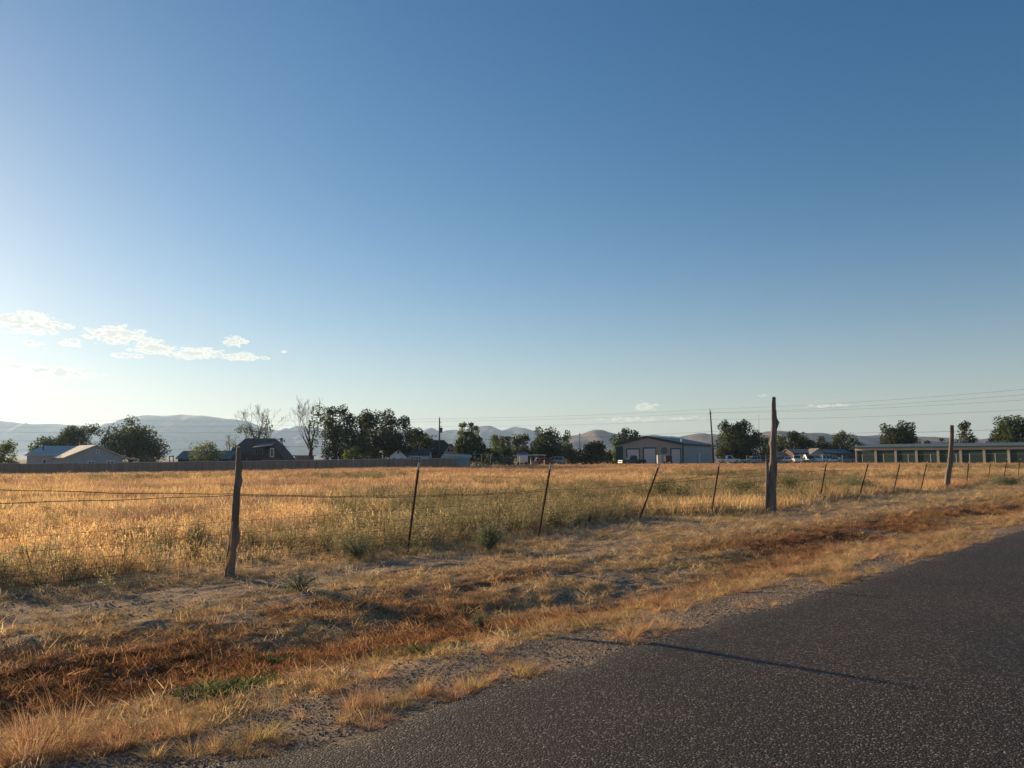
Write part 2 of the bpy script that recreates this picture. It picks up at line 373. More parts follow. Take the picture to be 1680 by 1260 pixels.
# ------------------------------------------------------------------ road
ma, t = new_mat('asphalt')
out = nn(t, 'ShaderNodeOutputMaterial'); p = nn(t, 'ShaderNodeBsdfPrincipled'); t.links.new(p.outputs[0], out.inputs[0]); p.inputs['Roughness'].default_value = .78; p.inputs['Specular IOR Level'].default_value = .35
tcn = nn(t, 'ShaderNodeTexCoord')
vo = nn(t, 'ShaderNodeTexVoronoi'); vo.inputs['Scale'].default_value = 84; t.links.new(tcn.outputs['Object'], vo.inputs['Vector'])
sep = nn(t, 'ShaderNodeSeparateColor'); t.links.new(vo.outputs['Color'], sep.inputs[0])
rp = nn(t, 'ShaderNodeValToRGB'); t.links.new(sep.outputs[0], rp.inputs[0])
e = rp.color_ramp.elements; e[0].color = (.008, .0075, .0085, 1); e[1].color = (.22, .20, .185, 1); e[1].position = 1
x_ = e.new(.55); x_.color = (.021, .0175, .016, 1); x_ = e.new(.84); x_.color = (.052, .043, .037, 1)
nb = nn(t, 'ShaderNodeTexNoise'); nb.inputs['Scale'].default_value = .55; nb.inputs['Detail'].default_value = 5; t.links.new(tcn.outputs['Object'], nb.inputs['Vector'])
rb = nn(t, 'ShaderNodeValToRGB'); t.links.new(nb.outputs['Fac'], rb.inputs[0]); rb.color_ramp.elements[0].position = .35; rb.color_ramp.elements[1].position = .65
rb.color_ramp.elements[0].color = (.80, .82, .88, 1); rb.color_ramp.elements[1].color = (1.28, 1.1, 1.05, 1)
mm = nn(t, 'ShaderNodeMix'); mm.data_type = 'RGBA'; mm.blend_type = 'MULTIPLY'; mm.inputs[0].default_value = 1
t.links.new(rp.outputs[0], mm.inputs[6]); t.links.new(rb.outputs[0], mm.inputs[7]); t.links.new(mm.outputs[2], p.inputs['Base Color'])
bb = nn(t, 'ShaderNodeBump'); bb.inputs['Distance'].default_value = .008
t.links.new(math_node(t, 'MULTIPLY', math_node(t, 'ADD', vo.outputs['Distance'], math_node(t, 'MULTIPLY', sep.outputs[1], -.6)), -1.0), bb.inputs['Height']); t.links.new(bb.outputs[0], p.inputs['Normal'])
rs = cum([(-300, -5, 20, .4), (-5, 25, .07, .15), (25, 900, .3, 60)])
prof_t = np.array([-4.1, -4.0, -2, 0, 2, 3.2, 3.7, 3.93, 4.0])
rows = []
for si in rs:
    e_ = (fbm(si, 0, 1.5, 5, 101, .7) - .5) * .42
    tt = prof_t.copy(); tt[-1] += e_; tt[-2] += e_; tt[-3] += e_ * .6; tt[0] -= 0
    zz = np.array([-.035, 0, .03, .045, .03, .012, .008, .002, -.033])
    x_, y_ = xy(np.full(9, si), tt)
    zf = np.array([float(terrain(xx, yy, False)) for xx, yy in ((x_[4], y_[4]),)])[0] + .03
    rows.append(np.stack([x_, y_, zz + zf], -1))
rv = np.array(rows).reshape(-1, 3); nr = len(rs)
ii, jj = np.meshgrid(np.arange(nr - 1), np.arange(8), indexing='ij'); a = (ii * 9 + jj).ravel()
rme = mesh_np('road', rv, np.stack([a, a + 9, a + 10, a + 1], -1), ma)
ro = bpy.data.objects.new('road', rme); C.objects.link(ro); ro['kind'] = 'structure'

# ------------------------------------------------------------------ mountains and hills
def ridge(name, prof, D, depth, mat, seed, foot=-2.0):
    px = np.arange(prof[0][0], prof[-1][0] + 1, 4.0)
    py = np.interp(px, [a for a, b in prof], [b for a, b in prof])
    nd = 26
    vs_ = []
    for i, (a, b) in enumerate(zip(px, py)):
        top = Zp(b, D); x0 = X(a, D)
        for j in range(nd):
            q = j / (nd - 1) * 1.7          # 0 = front foot, 1 = ridge, beyond = back slope
            Y = D - depth * (1 - q)
            env = math.sin(min(q, 1) * math.pi / 2) ** 1.5 if q <= 1 else max(0, 1 - (q - 1) / .7) ** 1.2
            gul = float(fbm(x0 / D * 60, Y / D * 22, 1, 4, seed, .55)) - .5
            z = foot + (top - foot) * (env + gul * .40 * math.sin(min(1, q) * math.pi) * (1 if q < 1 else 0))
            vs_.append((x0 * (1 + .15 * (q - 1) * depth / D), Y, z))
    n = len(px); ii, jj = np.meshgrid(np.arange(n - 1), np.arange(nd - 1), indexing='ij'); a = (ii * nd + jj).ravel()
    me = mesh_np(name, np.array(vs_), np.stack([a, a + nd, a + nd + 1, a + 1], -1), mat)
    o = bpy.data.objects.new(name, me); C.objects.link(o); o['kind'] = 'structure'; return o
M['mountain'] = simple('mountain_scrub_hazed', (.10, .125, .13), .95, scale=.012, var=.3)  # scrub tone, blued so the colour carries part of the distance haze
M['hill'] = simple('hill_scrub', (.15, .105, .08), .95, scale=.03, var=.55)
ridge('mountains', [(-700, 716), (-420, 700), (-240, 706), (-100, 692), (0, 694), (28, 693), (60, 699), (75, 700), (100, 696), (130, 699), (200, 700), (218, 694), (240, 683), (248, 681), (262, 682), (275, 683), (300, 681), (340, 684), (385, 688), (410, 692), (430, 700), (455, 706), (480, 705), (495, 699), (520, 702), (560, 706), (690, 709), (712, 704), (725, 709), (735, 706), (765, 705), (785, 701), (797, 698), (805, 698.5), (815, 703), (823, 707), (835, 704), (845, 702), (858, 703), (870, 706), (885, 710), (930, 722), (1000, 733), (1100, 745)], 4300, 1200, M['mountain'], 3)
ridge('hills', [(860, 745), (900, 722), (930, 715.5), (950, 714), (962, 709), (972, 706), (980, 706), (1005, 712), (1030, 716), (1055, 715), (1070, 714), (1090, 717), (1110, 717.5), (1128, 714), (1140, 712), (1160, 713), (1200, 714), (1240, 714), (1250, 709), (1258, 708), (1285, 708), (1300, 710), (1340, 712), (1380, 714), (1410, 716), (1440, 715), (1480, 716), (1510, 717), (1540, 720), (1560, 721), (1600, 721), (1620, 719), (1640, 718), (1700, 717), (1900, 712), (2300, 716)], 2600, 700, M['hill'], 9)

# ------------------------------------------------------------------ trees
def leaf_cloud(mb, centers, n, size, seedr):
    r = np.random.default_rng(seedr)
    tot = sum(c[3] * c[4] for c in centers)
    for cx_, cy_, cz_, rh, rv_ in centers:
        k = int(n * rh * rv_ / tot)
        d = r.normal(size=(k, 3)); d /= np.linalg.norm(d, axis=1)[:, None]
        rr_ = np.where(r.random(k) < .68, r.uniform(.72, 1.04, k), r.uniform(.1, .8, k) )
        # ragged surface
        lump = .82 + .36 * fbm(d[:, 0] * 2 + cx_, d[:, 1] * 2 + d[:, 2] * 2.3 + cz_, 1.6, 3, seedr)
        P = np.stack([cx_ + d[:, 0] * rr_ * rh * lump, cy_ + d[:, 1] * rr_ * rh * lump, cz_ + d[:, 2] * rr_ * rv_ * lump], -1)
        u = r.normal(size=(k, 3)); u /= np.linalg.norm(u, axis=1)[:, None]
        w_ = r.normal(size=(k, 3)); w_ -= (w_ * u).sum(1)[:, None] * u; w_ /= np.linalg.norm(w_, axis=1)[:, None]
        sz = size * r.uniform(.55, 1.3, k)[:, None]
        A = P - u * sz; B = P + w_ * sz * .5; Cc = P + u * sz; D = P - w_ * sz * .5
        b = len(mb.v)
        mb.v += [tuple(q) for q in np.stack([A, B, Cc, D], 1).reshape(-1, 3)]
        mb.f += [(b + 4 * i, b + 4 * i + 1, b + 4 * i + 2, b + 4 * i + 3) for i in range(k)]
def branch(mb, p, d, ln, r0, depth, rr, tips=None, n=5):
    pts = [p]; rs_ = [r0]
    q = Vector(p); dd = Vector(d).normalized()
    for i in range(3):
        dd = (dd + Vector((rr.uniform(-.2, .2), rr.uniform(-.2, .2), rr.uniform(-.05, .18)))).normalized()
        q = q + dd * ln / 3; pts.append(tuple(q)); rs_.append(max(.018, r0 * (1 - .17 * (i + 1))))
    mb.tube(pts, rs_, n, cap=False)
    if tips is not None: tips.append(q.copy())
    if depth > 0:
        for k in range(rr.choice((2, 3))):
            nd_ = (dd + Vector((rr.uniform(-.75, .75), rr.uniform(-.75, .75), rr.uniform(-.15, .5)))).normalized()
            branch(mb, tuple(q), nd_, ln * rr.uniform(.6, .85), rs_[-1] * .75, depth - 1, rr, tips, max(3, n - 1))
def tree(label, px, top, hw, Y, mat='leaf_dark', name='tree', cat='tree', bottom=None, lobes=9, n=None, dens=1.0, trunk_r=None, leaf=None, group='trees and bushes beyond the field', peaks=None, seed=None):
    """px centre, top row, half width in photograph pixels, Y distance"""
    seed = seed or int(px * 7 + top); rr = random.Random(seed)
    b = base(px, Y); k = Y / FPX
    zt = Zp(top, Y); zb = b.z if bottom is None else Zp(bottom, Y)
    H = zt - b.z; R = hw * k
    o = thing(name, label, cat, b, group)
    cz0 = (b.z + .03 * H) if bottom is None else zb
    hc = zt - cz0
    cs = [(b.x, Y, cz0 + hc * .42, R * .80, hc * .46)]
    for i in range(lobes):
        a_ = 2 * math.pi * i / lobes + rr.uniform(-.4, .4); lv = rr.uniform(.10, .74)
        sh = math.sqrt(max(.12, 1 - ((lv - .34) / .66) ** 2))
        rl = R * rr.uniform(.30, .46)
        dx = math.cos(a_) * (R - rl) * sh * rr.uniform(.8, 1.08); dy = math.sin(a_) * (R - rl) * sh
        cs.append((b.x + dx, Y + dy, cz0 + hc * lv, rl, min(rl * .95, hc * .3)))
    for i in range(3):
        rl = R * rr.uniform(.26, .4)
        cs.append((b.x + rr.uniform(-.5, .5) * R, Y + rr.uniform(-.3, .3) * R, zt - rl * rr.uniform(.9, 1.5), rl, rl * .95))
    if peaks:
        for ppx, ppy, prr in peaks:
            pr = prr * k; cs.append((X(ppx, Y), Y + rr.uniform(-.3, .3) * R, Zp(ppy, Y) - pr, pr, pr * 1.05))
    tk = MB(); tr_ = trunk_r or max(.09, H * .028)
    tk.tube([(b.x, Y, b.z - .2), (b.x + rr.uniform(-.1, .1), Y, b.z + H * .25), (b.x + rr.uniform(-.3, .3), Y, b.z + H * .6)], [tr_ * 1.0, tr_ * .8, tr_ * .4], 7)
    for c_ in cs[1:]:
        z1 = b.z + H * rr.uniform(.12, .4)
        tk.tube([(b.x, Y, z1), ((b.x + c_[0]) / 2, (Y + c_[1]) / 2, (z1 + c_[2]) / 2 + .1 * H * .3), c_[:3]], [tr_ * .5, tr_ * .32, tr_ * .12], 5)
    tk.build('trunk', M['bark'], o, True)
    cr_ = MB(); lf = leaf or max(.11, .00155 * Y)
    area = sum(c[3] * c[4] for c in cs)
    nn_ = n or int(min(13000, 7.5 * area / (lf * lf)) * dens)
    leaf_cloud(cr_, cs, nn_, lf, seed)
    cr_.build('crown', M[mat], o)
    return o
tree('big round dark tree behind the grey house, lump on its top', 212, 697, 62, 136, peaks=[(212, 681, 14), (180, 700, 18), (238, 702, 14)], lobes=14)
tree('smaller dark rounded tree behind the middle of the grey house', 122, 692, 36, 140, peaks=[(150, 694, 10), (105, 700, 14)], lobes=11)
tree('low dark shrub mass at the left foot of the trees behind the grey house', 74, 713, 26, 141, 'leaf_mid', 'bush', 'bush')
tree('yellow-green bush at the left end of the long brown fence', 2, 721, 29, 104, 'leaf_yellow', 'bush', 'bush', dens=.8)
tree('sparse yellow-green bush in front of the low dark shed roof', 336, 721, 32, 116, 'leaf_yellow', 'bush', 'bush', dens=.32, lobes=12)
tree('small pale sparse bush left of the dark steep-roofed house', 378, 712, 15, 142, 'leaf_sage', 'bush', 'bush', dens=.3)
tree('sparse small bush at the right end of the dark steep-roofed house', 461, 717, 12, 138, 'leaf_mid', 'bush', 'bush', dens=.5)
tree('tall dark tree of the dense group beside the half bare tree', 549, 665, 27, 130, lobes=12, peaks=[(562, 664, 9), (543, 666, 9)])
tree('dark tree in the middle of the dense dark group', 582, 676, 30, 127, lobes=11)
tree('broad dark tree with the highest even crown in the dense group', 617, 670, 36, 133, lobes=13, peaks=[(600, 671, 12), (635, 670, 12)])
tree('lower dark tree at the right slope of the dense dark group', 656, 681, 30, 131, lobes=11)
tree('low dark tree sloping down behind the white gabled house', 686, 699, 28, 136, lobes=9)
tree('light green shrub at the foot of the dense dark tree group', 578, 729, 20, 121, 'leaf_yellow', 'bush', 'bush', dens=.7)
tree('small bright green tree top just left of the first utility pole', 698, 709, 9, 150, 'leaf_yellow')
tree('tiny round tree top touching the first utility pole', 711, 713, 6, 152, 'leaf_mid')
for lb, px, tp, hw in (('tallest left spire of the yellow-green poplars', 758, 692, 12), ('middle spire of the yellow-green poplars', 770, 693, 10), ('right spire of the yellow-green poplars', 782, 698, 11)):
    tree(lb, px, tp, hw, 138, 'leaf_yellow', 'poplar', lobes=14, dens=1.6)
tree('dark bush at the right foot of the three poplars', 790, 716, 9, 136, 'leaf_mid', 'bush', 'bush')
tree('dark low bush at the left foot of the three poplars', 752, 722, 9, 135, 'leaf_dark', 'bush', 'bush')
tree('narrow light green tree right of the poplars', 812, 711, 13, 165, 'leaf_yellow')
tree('light green tree between the narrow tree and the round dark one', 829, 714, 15, 166, 'leaf_mid')
tree('round dark tree above the blue-topped trailer', 853, 711, 18, 172, peaks=[(844, 713, 7), (862, 713, 8)])
tree('large dark tree with a jutting left top above the white canopy', 898, 702, 30, 168, lobes=12, peaks=[(884, 699, 8), (905, 700, 9)])
tree('dark tree leaning against the right of the large dark tree', 926, 712, 17, 171, 'leaf_mid', peaks=[(931, 706, 5)])
tree('rounded dark bush left of the big metal shop', 972, 722, 26, 162, name='bush', cat='bush', lobes=11)
tree('dark tree rising behind the left roof of the big metal shop', 1030, 703, 22, 190, peaks=[(1028, 701, 7), (1044, 707, 7), (1010, 713, 9)])
tree('yellow-green bush at the left corner of the big metal shop', 1010, 722, 7, 172, 'leaf_yellow', 'bush', 'bush')
tree('large dark tree just right of the second utility pole', 1197, 690, 26, 186, lobes=13, peaks=[(1190, 688, 7)])
tree('large dark tree behind the white pickup and the silver hatchback', 1227, 688, 28, 184, lobes=13, peaks=[(1222, 687, 6)])
tree('small dark shrub between the large dark trees and the tall wooden post', 1256, 716, 12, 188, 'leaf_mid', 'bush', 'bush')
tree('yellow-green bush just right of the tall wooden post', 1284, 712, 15, 200, 'leaf_mid', 'bush', 'bush')
tree('round dark tree behind the low house with parked cars', 1312, 703, 24, 198, lobes=12)
tree('small green tree right of the round dark tree', 1351, 715, 14, 204, 'leaf_mid')
tree('dark tree with a ragged top beside the storage units left end', 1388, 705, 24, 202, 'leaf_mid', lobes=12, dens=.8)
tree('wide dark tree behind the storage units with a flat top', 1475, 693, 34, 176, lobes=14, dens=.9, peaks=[(1450, 694, 7), (1482, 690, 9), (1498, 692, 8)])
tree('small low dark tree peeping over the storage roof', 1551, 719, 11, 205)
tree('pointed dark tree over the storage roof right of the leaning post', 1586, 692, 19, 178, lobes=11, peaks=[(1587, 689, 6)])
tree('big spreading tree at the right edge above the storage roof', 1664, 681, 38, 172, 'leaf_mid', lobes=15, peaks=[(1645, 682, 12), (1676, 681, 12)])
for lb, px, tp, hw, Yb, mt in (('low dark bush filling the gap right of the narrow light green tree', 802, 733, 15, 150, 'leaf_dark'), ('low dark bush behind the pipe corral', 828, 732, 18, 150, 'leaf_dark'),
        ('low dark bush behind the blue-topped trailer', 862, 731, 20, 166, 'leaf_dark'), ('low bush between the tan van and the rounded bush', 942, 734, 16, 170, 'leaf_mid'),
        ('low bush right of the rounded bush before the metal shop', 996, 738, 14, 175, 'leaf_dark'), ('low dark bush between the two large dark trees by the pickup', 1213, 722, 22, 190, 'leaf_dark'),
        ('low dark hedge-like bush behind the lilac-grey shed', 1272, 730, 18, 200, 'leaf_dark'), ('low dark bush left of the small green tree', 1337, 722, 13, 205, 'leaf_dark'),
        ('low dark bush right of the small green tree', 1367, 724, 12, 205, 'leaf_dark'), ('low dark bush at the left end of the storage units roof', 1413, 722, 12, 190, 'leaf_dark'),
        ('low dark bush under the wide flat-topped tree behind the storage units', 1520, 722, 14, 190, 'leaf_dark'), ('low dark bush behind the vent pipe of the white gabled house', 700, 716, 14, 145, 'leaf_dark')):
    tree(lb, px, tp, hw, Yb, mt, 'bush', 'bush', lobes=10)
# two trees with bare limbs
def bare_tree(label, px, top, Y, spread, foliage, seed, nstem, tr0, name='bare_tree'):
    rr = random.Random(seed); b = base(px, Y); H = Zp(top, Y) - b.z
    o = thing(name, label, 'tree', b, 'trees and bushes beyond the field')
    tk = MB(); tk.tube([(b.x, Y, b.z - .2), (b.x + .1, Y, b.z + H * .3)], [tr0 * 1.2, tr0], 7)
    for i in range(nstem):
        a_ = spread[0] + (spread[1] - spread[0]) * i / max(1, nstem - 1)
        branch(tk, (b.x + .1, Y, b.z + H * (.24 + .05 * (i % 2))), (math.sin(a_), rr.uniform(-.3, .3), math.cos(a_)), H * .25, tr0 * .62, 4, rr)
    tk.build('trunk', M['bark_pale'], o, True)
    cr_ = MB(); k = Y / FPX
    cs = [(X(a, Y), Y + rr.uniform(-.5, .5), Zp(c, Y), r_ * k, r_ * k * h_) for a, c, r_, h_ in foliage]
    leaf_cloud(cr_, cs, int(4.2 * sum(c[3] * c[4] for c in cs) / .22 ** 2 * .95), .2, seed); cr_.build('crown', M['leaf_mid'], o)
bare_tree('dead-topped tree with pale bare branches behind the steep dark roof', 420, 667, 146, (-.7, .75), [(402, 704, 14, .6), (392, 706, 9, .6), (412, 712, 12, .9), (435, 701, 11, 1.1), (430, 712, 12, .8), (424, 708, 8, .8)], 11, 7, .34)
bare_tree('half bare tree with pale limbs leaning left of the dense dark group', 509, 658, 128, (-.75, .15), [(519, 680, 12, 1.5), (514, 700, 9, 1.6), (524, 690, 9, 1.6), (508, 695, 6, 1), (522, 668, 8, 1), (519, 715, 9, 1.2), (514, 728, 9, 1)], 23, 6, .32)

# ------------------------------------------------------------------ buildings
def fr_at(o, ang):                # local frame: u along the front, v away from the viewer
    c, s = math.cos(ang), math.sin(ang)
    return lambda u, v, z: (o.x + u * c - v * s, o.y + u * s + v * c, z)
def win(parent, fr, u0, u1, v, z0, z1, axis='u', mull=1, frame=M['white_paint'], fw=.09):
    f = MB(); g = MB()
    f.box(u0, u1, v - .05, v + .03, z0, z0 + fw, fr); f.box(u0, u1, v - .05, v + .03, z1 - fw, z1, fr)
    f.box(u0, u0 + fw, v - .05, v + .03, z0 + fw, z1 - fw, fr); f.box(u1 - fw, u1, v - .05, v + .03, z0 + fw, z1 - fw, fr)
    for i in range(mull):
        c = u0 + (u1 - u0) * (i + 1) / (mull + 1); f.box(c - fw / 2, c + fw / 2, v - .045, v + .03, z0 + fw, z1 - fw, fr)
    g.box(u0 + fw, u1 - fw, v - .02, v + .02, z0 + fw, z1 - fw, fr)
    w_ = f.build('window', frame, parent); g.build('pane', M['glass'], w_); return w_
def gable(parent, fr, u0, u1, v0, v1, zb, ze, zp, wall, roof, over=.35, th=.14, split=None):
    """gable facing the viewer (ridge along v)"""
    um = (u0 + u1) / 2 if split is None else split
    MB().prism([fr(u0, v0, zb), fr(u1, v0, zb), fr(u1, v0, ze), fr(um, v0, zp), fr(u0, v0, ze)], Vector(fr(0, v1 - v0, 0)) - Vector(fr(0, 0, 0))).build('wall', M[wall], parent)
    d = Vector(fr(0, v1 - v0 + 2 * over, 0)) - Vector(fr(0, 0, 0))
    r = MB(); sl_ = (zp - ze) / (um - u0); sr = (zp - ze) / (u1 - um)
    r.prism([fr(u0 - over, v0 - over, ze - over * sl_ + .02), fr(um, v0 - over, zp + .02), fr(um, v0 - over, zp + th), fr(u0 - over, v0 - over, ze - over * sl_ + th)], d)
    r.prism([fr(um, v0 - over, zp + .02), fr(u1 + over, v0 - over, ze - over * sr + .02), fr(u1 + over, v0 - over, ze - over * sr + th), fr(um, v0 - over, zp + th)], d)
    return r.build('roof', M[roof], parent)
def sidegable(parent, fr, u0, u1, v0, v1, zb, ze, zp, wall, roof, over=.35, th=.14, hip=0):
    """eave facing the viewer (ridge along u)"""
    vm = (v0 + v1) / 2
    if not hip:
        MB().prism([fr(u0, v0, zb), fr(u0, v0, ze), fr(u0, vm, zp), fr(u0, v1, ze), fr(u0, v1, zb)], Vector(fr(u1 - u0, 0, 0)) - Vector(fr(0, 0, 0))).build('wall', M[wall], parent)
    else: MB().box(u0, u1, v0, v1, zb, ze, fr).build('wall', M[wall], parent)
    d = Vector(fr(u1 - u0 + 2 * over, 0, 0)) - Vector(fr(0, 0, 0)); sl_ = (zp - ze) / (vm - v0); r = MB()
    if not hip:
        r.prism([fr(u0 - over, v0 - over, ze - over * sl_ + .02), fr(u0 - over, vm, zp + .02), fr(u0 - over, vm, zp + th), fr(u0 - over, v0 - over, ze - over * sl_ + th)], d)
        r.prism([fr(u0 - over, vm, zp + .02), fr(u0 - over, v1 + over, ze - over * sl_ + .02), fr(u0 - over, v1 + over, ze - over * sl_ + th), fr(u0 - over, vm, zp + th)], d)
    else:
        a_, b_ = u0 - over, u1 + over; zo = ze - over * sl_ + .02
        P = [fr(a_, v0 - over, zo), fr(b_, v0 - over, zo), fr(b_, v1 + over, zo), fr(a_, v1 + over, zo), fr(u0 + hip, vm, zp), fr(u1 - hip, vm, zp)]
        r.add(P, [(0, 1, 5, 4), (1, 2, 5), (2, 3, 4, 5), (3, 0, 4), (3, 2, 1, 0)])
    return r.build('roof', M[roof], parent)
# grey house at the left
o1 = Vector((X(109, 108), 108, gz(X(109, 108), 108)))
hs_ = thing('grey_house', 'grey sided house with pale metal roof and front gable at the far left', 'house', o1)
f1 = fr_at(o1, rad(44))
g1 = o1.z
rf_ = gable(hs_, f1, 0, 7.3, 0, 7.5, g1 - .2, 1.78, 3.4, 'grey_siding', 'metal_roof')
win(hs_, f1, 2.7, 3.65, 0, .35, 1.25); win(hs_, f1, 5.2, 6.2, 0, .35, 1.25)
win(hs_, f1, 3.75, 4.15, 0, 2.35, 2.8, mull=0)
MB().prism([f1(7.5, -.2, 1.72), f1(9.6, -.2, 1.4), f1(9.6, -.2, 1.5), f1(7.5, -.2, 1.84)], Vector(f1(0, 4, 0)) - Vector(f1(0, 0, 0))).build('porch_roof', M['metal_roof'], hs_)
MB().box(9.35, 9.5, 0, .15, g1 - .2, 1.36, f1).build('porch_post', M['white_paint'], hs_)
o2 = Vector((X(44, 113), 113, g1)); f2 = fr_at(o2, rad(-3))
kk = 113 / FPX
sidegable(hs_, f2, 0, 6.6, 0, 7, g1 - .2, Zp(747, 113), Zp(733, 117), 'grey_siding', 'metal_roof', .25)
win(hs_, f2, 2.4, 3.0, 0, .45, 1.5, mull=0)
MB().tube([f2(1.3, 1.6, 2.4), f2(1.3, 1.6, 3.3)], .09, 8).build('flue_pipe', M['dark_roof'], rf_)
MB().tube([f2(1.85, 1.6, 2.4), f2(1.85, 1.6, 3.15)], .07, 8).build('flue_pipe', M['galv'], rf_)

# low shed roof and dark steep-roofed house
Yh = 124.; oh = Vector((X(292, Yh), Yh, gz(X(292, Yh), Yh)))
h2 = thing('low_shed', 'long low shed with dark roof behind the yellow-green bush', 'shed', oh); fh = fr_at(oh, 0); k = Yh / FPX
sidegable(h2, fh, 0, 84 * k, 0, 5, oh.z - .2, Zp(752, Yh), Zp(741, Yh + 2.5), 'dark_wall', 'grey_roof', .3)
win(h2, fh, 5.6, 6.4, 0, Zp(757, Yh), Zp(753, Yh), mull=0)
Yh = 128.; oh = Vector((X(376, Yh), Yh, gz(X(376, Yh), Yh)))
h3 = thing('dark_house', 'dark steep-roofed house with a white framed gable window', 'house', oh); fh = fr_at(oh, 0); k = Yh / FPX
rf3 = sidegable(h3, fh, 0, 76 * k, 0, 7.6, oh.z - .2, Zp(742, Yh), Zp(719, Yh + 3.8), 'dark_wall', 'brown_roof', .15, hip=1.3)
u0, u1 = (436 - 376) * k, (474 - 376) * k
gable(h3, fh, u0, u1, -2.6, 3.0, oh.z - .2, Zp(753, Yh - 2.6), Zp(731, Yh - 2.6), 'dark_wall', 'brown_roof', .22)
win(h3, fh, (450.5 - 376) * k, (457 - 376) * k, -2.6, Zp(750, Yh - 2.6), Zp(735, Yh - 2.6), mull=0, fw=.14)
dz = MB(); dz.box((418 - 376) * k, (436 - 376) * k, -.6, 2.2, Zp(750, Yh), Zp(735, Yh), fh); dm = dz.build('dormer', M['dark_wall'], h3)
MB().prism([fh((416 - 376) * k, -.9, Zp(735, Yh)), fh((446 - 376) * k, -.9, Zp(731.5, Yh)), fh((446 - 376) * k, -.9, Zp(730.5, Yh)), fh((416 - 376) * k, -.9, Zp(734, Yh))], (0, 3.2, .6)).build('roof', M['grey_roof'], dm)
win(h3, fh, (420 - 376) * k, (424.5 - 376) * k, -.6, Zp(745, Yh), Zp(736.5, Yh), mull=0, frame=M['pipe']); win(h3, fh, (428 - 376) * k, (432.5 - 376) * k, -.6, Zp(745, Yh), Zp(736.5, Yh), mull=0, frame=M['pipe'])
# small shed right of the dark house
Yh = 126.; oh = Vector((X(481, Yh), Yh, gz(X(481, Yh), Yh))); fh = fr_at(oh, 0); k = Yh / FPX
h4 = thing('small_shed', 'small flat-roofed brown shed between the dark house and dark trees', 'shed', oh)
MB().box(.3, 2.7, 0, 2.6, oh.z - .2, Zp(748.5, Yh), fh).build('wall', M['fence_board'], h4)
MB().prism([fh(0, -.3, Zp(748.3, Yh)), fh(3, -.3, Zp(748.3, Yh)), fh(3, -.3, Zp(747, Yh)), fh(0, -.3, Zp(747, Yh))], (0, 3.2, 0)).build('roof', M['brown_roof'], h4)
# white-gabled house and the large dark roofed one
Yh = 128.; oh = Vector((X(640, Yh), Yh, gz(X(640, Yh), Yh))); fh = fr_at(oh, 0); k = Yh / FPX
U = lambda p_: (p_ - 640) * k
h5 = thing('white_gabled_house', 'low house with a small white front gable and dark roof', 'house', oh)
r5 = sidegable(h5, fh, U(654), U(702), .3, 6, oh.z - .2, Zp(747, Yh), Zp(737, Yh + 3), 'cream_paint', 'brown_roof', .2)
gable(h5, fh, U(641), U(667.5), -.9, 4, oh.z - .2, Zp(748.5, Yh - .9), Zp(738.5, Yh - .9), 'white_paint', 'brown_roof', .18)
win(h5, fh, U(653), U(656), -.9, Zp(744.5, Yh - .9), Zp(740, Yh - .9), mull=0, fw=.05, frame=M['dark_wall'])
win(h5, fh, U(645), U(651), -.9, Zp(757, Yh - .9), Zp(750, Yh - .9)); win(h5, fh, U(657), U(663), -.9, Zp(757, Yh - .9), Zp(750, Yh - .9))
win(h5, fh, U(673), U(690), .3, Zp(755, Yh), Zp(749, Yh), mull=3)
MB().tube([fh(U(684.5), 2.5, 2.2), fh(U(684.5), 2.5, Zp(731, Yh))], .07, 6).build('vent_pipe', M['galv'], r5)
Yh = 142.; oh = Vector((X(676, Yh), Yh, gz(X(676, Yh), Yh))); fh = fr_at(oh, 0); k = Yh / FPX
U = lambda p_: (p_ - 676) * k
h6 = thing('dark_roofed_house', 'large dark-roofed house with a small pink gable behind the first utility pole', 'house', oh)
sidegable(h6, fh, U(676), U(744), 0, 9, oh.z - .2, Zp(742, Yh), Zp(722, Yh + 4.5), 'dark_wall', 'dark_roof', .3, hip=2.2)
gable(h6, fh, U(729), U(748), -1.2, 4, oh.z - .2, Zp(741.5, Yh - 1.2), Zp(729, Yh - 1.2), 'pink_paint', 'dark_roof', .2)
win(h6, fh, U(735.5), U(738), -1.2, Zp(741, Yh - 1.2), Zp(736.5, Yh - 1.2), mull=0, fw=.05, frame=M['dark_wall']); win(h6, fh, U(740.5), U(743), -1.2, Zp(741, Yh - 1.2), Zp(738, Yh - 1.2), mull=0, fw=.05, frame=M['dark_wall'])
MB().prism([fh(U(690), -.4, Zp(742, Yh)), fh(U(708), -.4, Zp(742, Yh)), fh(U(711), -.4, Zp(736.5, Yh)), fh(U(689), -.4, Zp(736.5, Yh))], (0, 1.2, .2)).build('porch_roof', M['grey_roof'], h6)
Yh = 127.; oh = Vector((X(723, Yh), Yh, gz(X(723, Yh), Yh))); fh = fr_at(oh, 0); k = Yh / FPX
h7 = thing('low_white_shed', 'low pale-roofed shed just right of the first utility pole', 'shed', oh)
MB().box(.2, 4.6, 0, 3, oh.z - .2, Zp(751, Yh), fh).build('wall', M['grey_siding'], h7)
MB().prism([fh(0, -.2, Zp(751.3, Yh)), fh(5.0, -.2, Zp(751.3, Yh)), fh(4.8, -.2, Zp(747.5, Yh)), fh(.3, -.2, Zp(746, Yh))], (0, 3.4, .15)).build('roof', M['metal_roof'], h7)

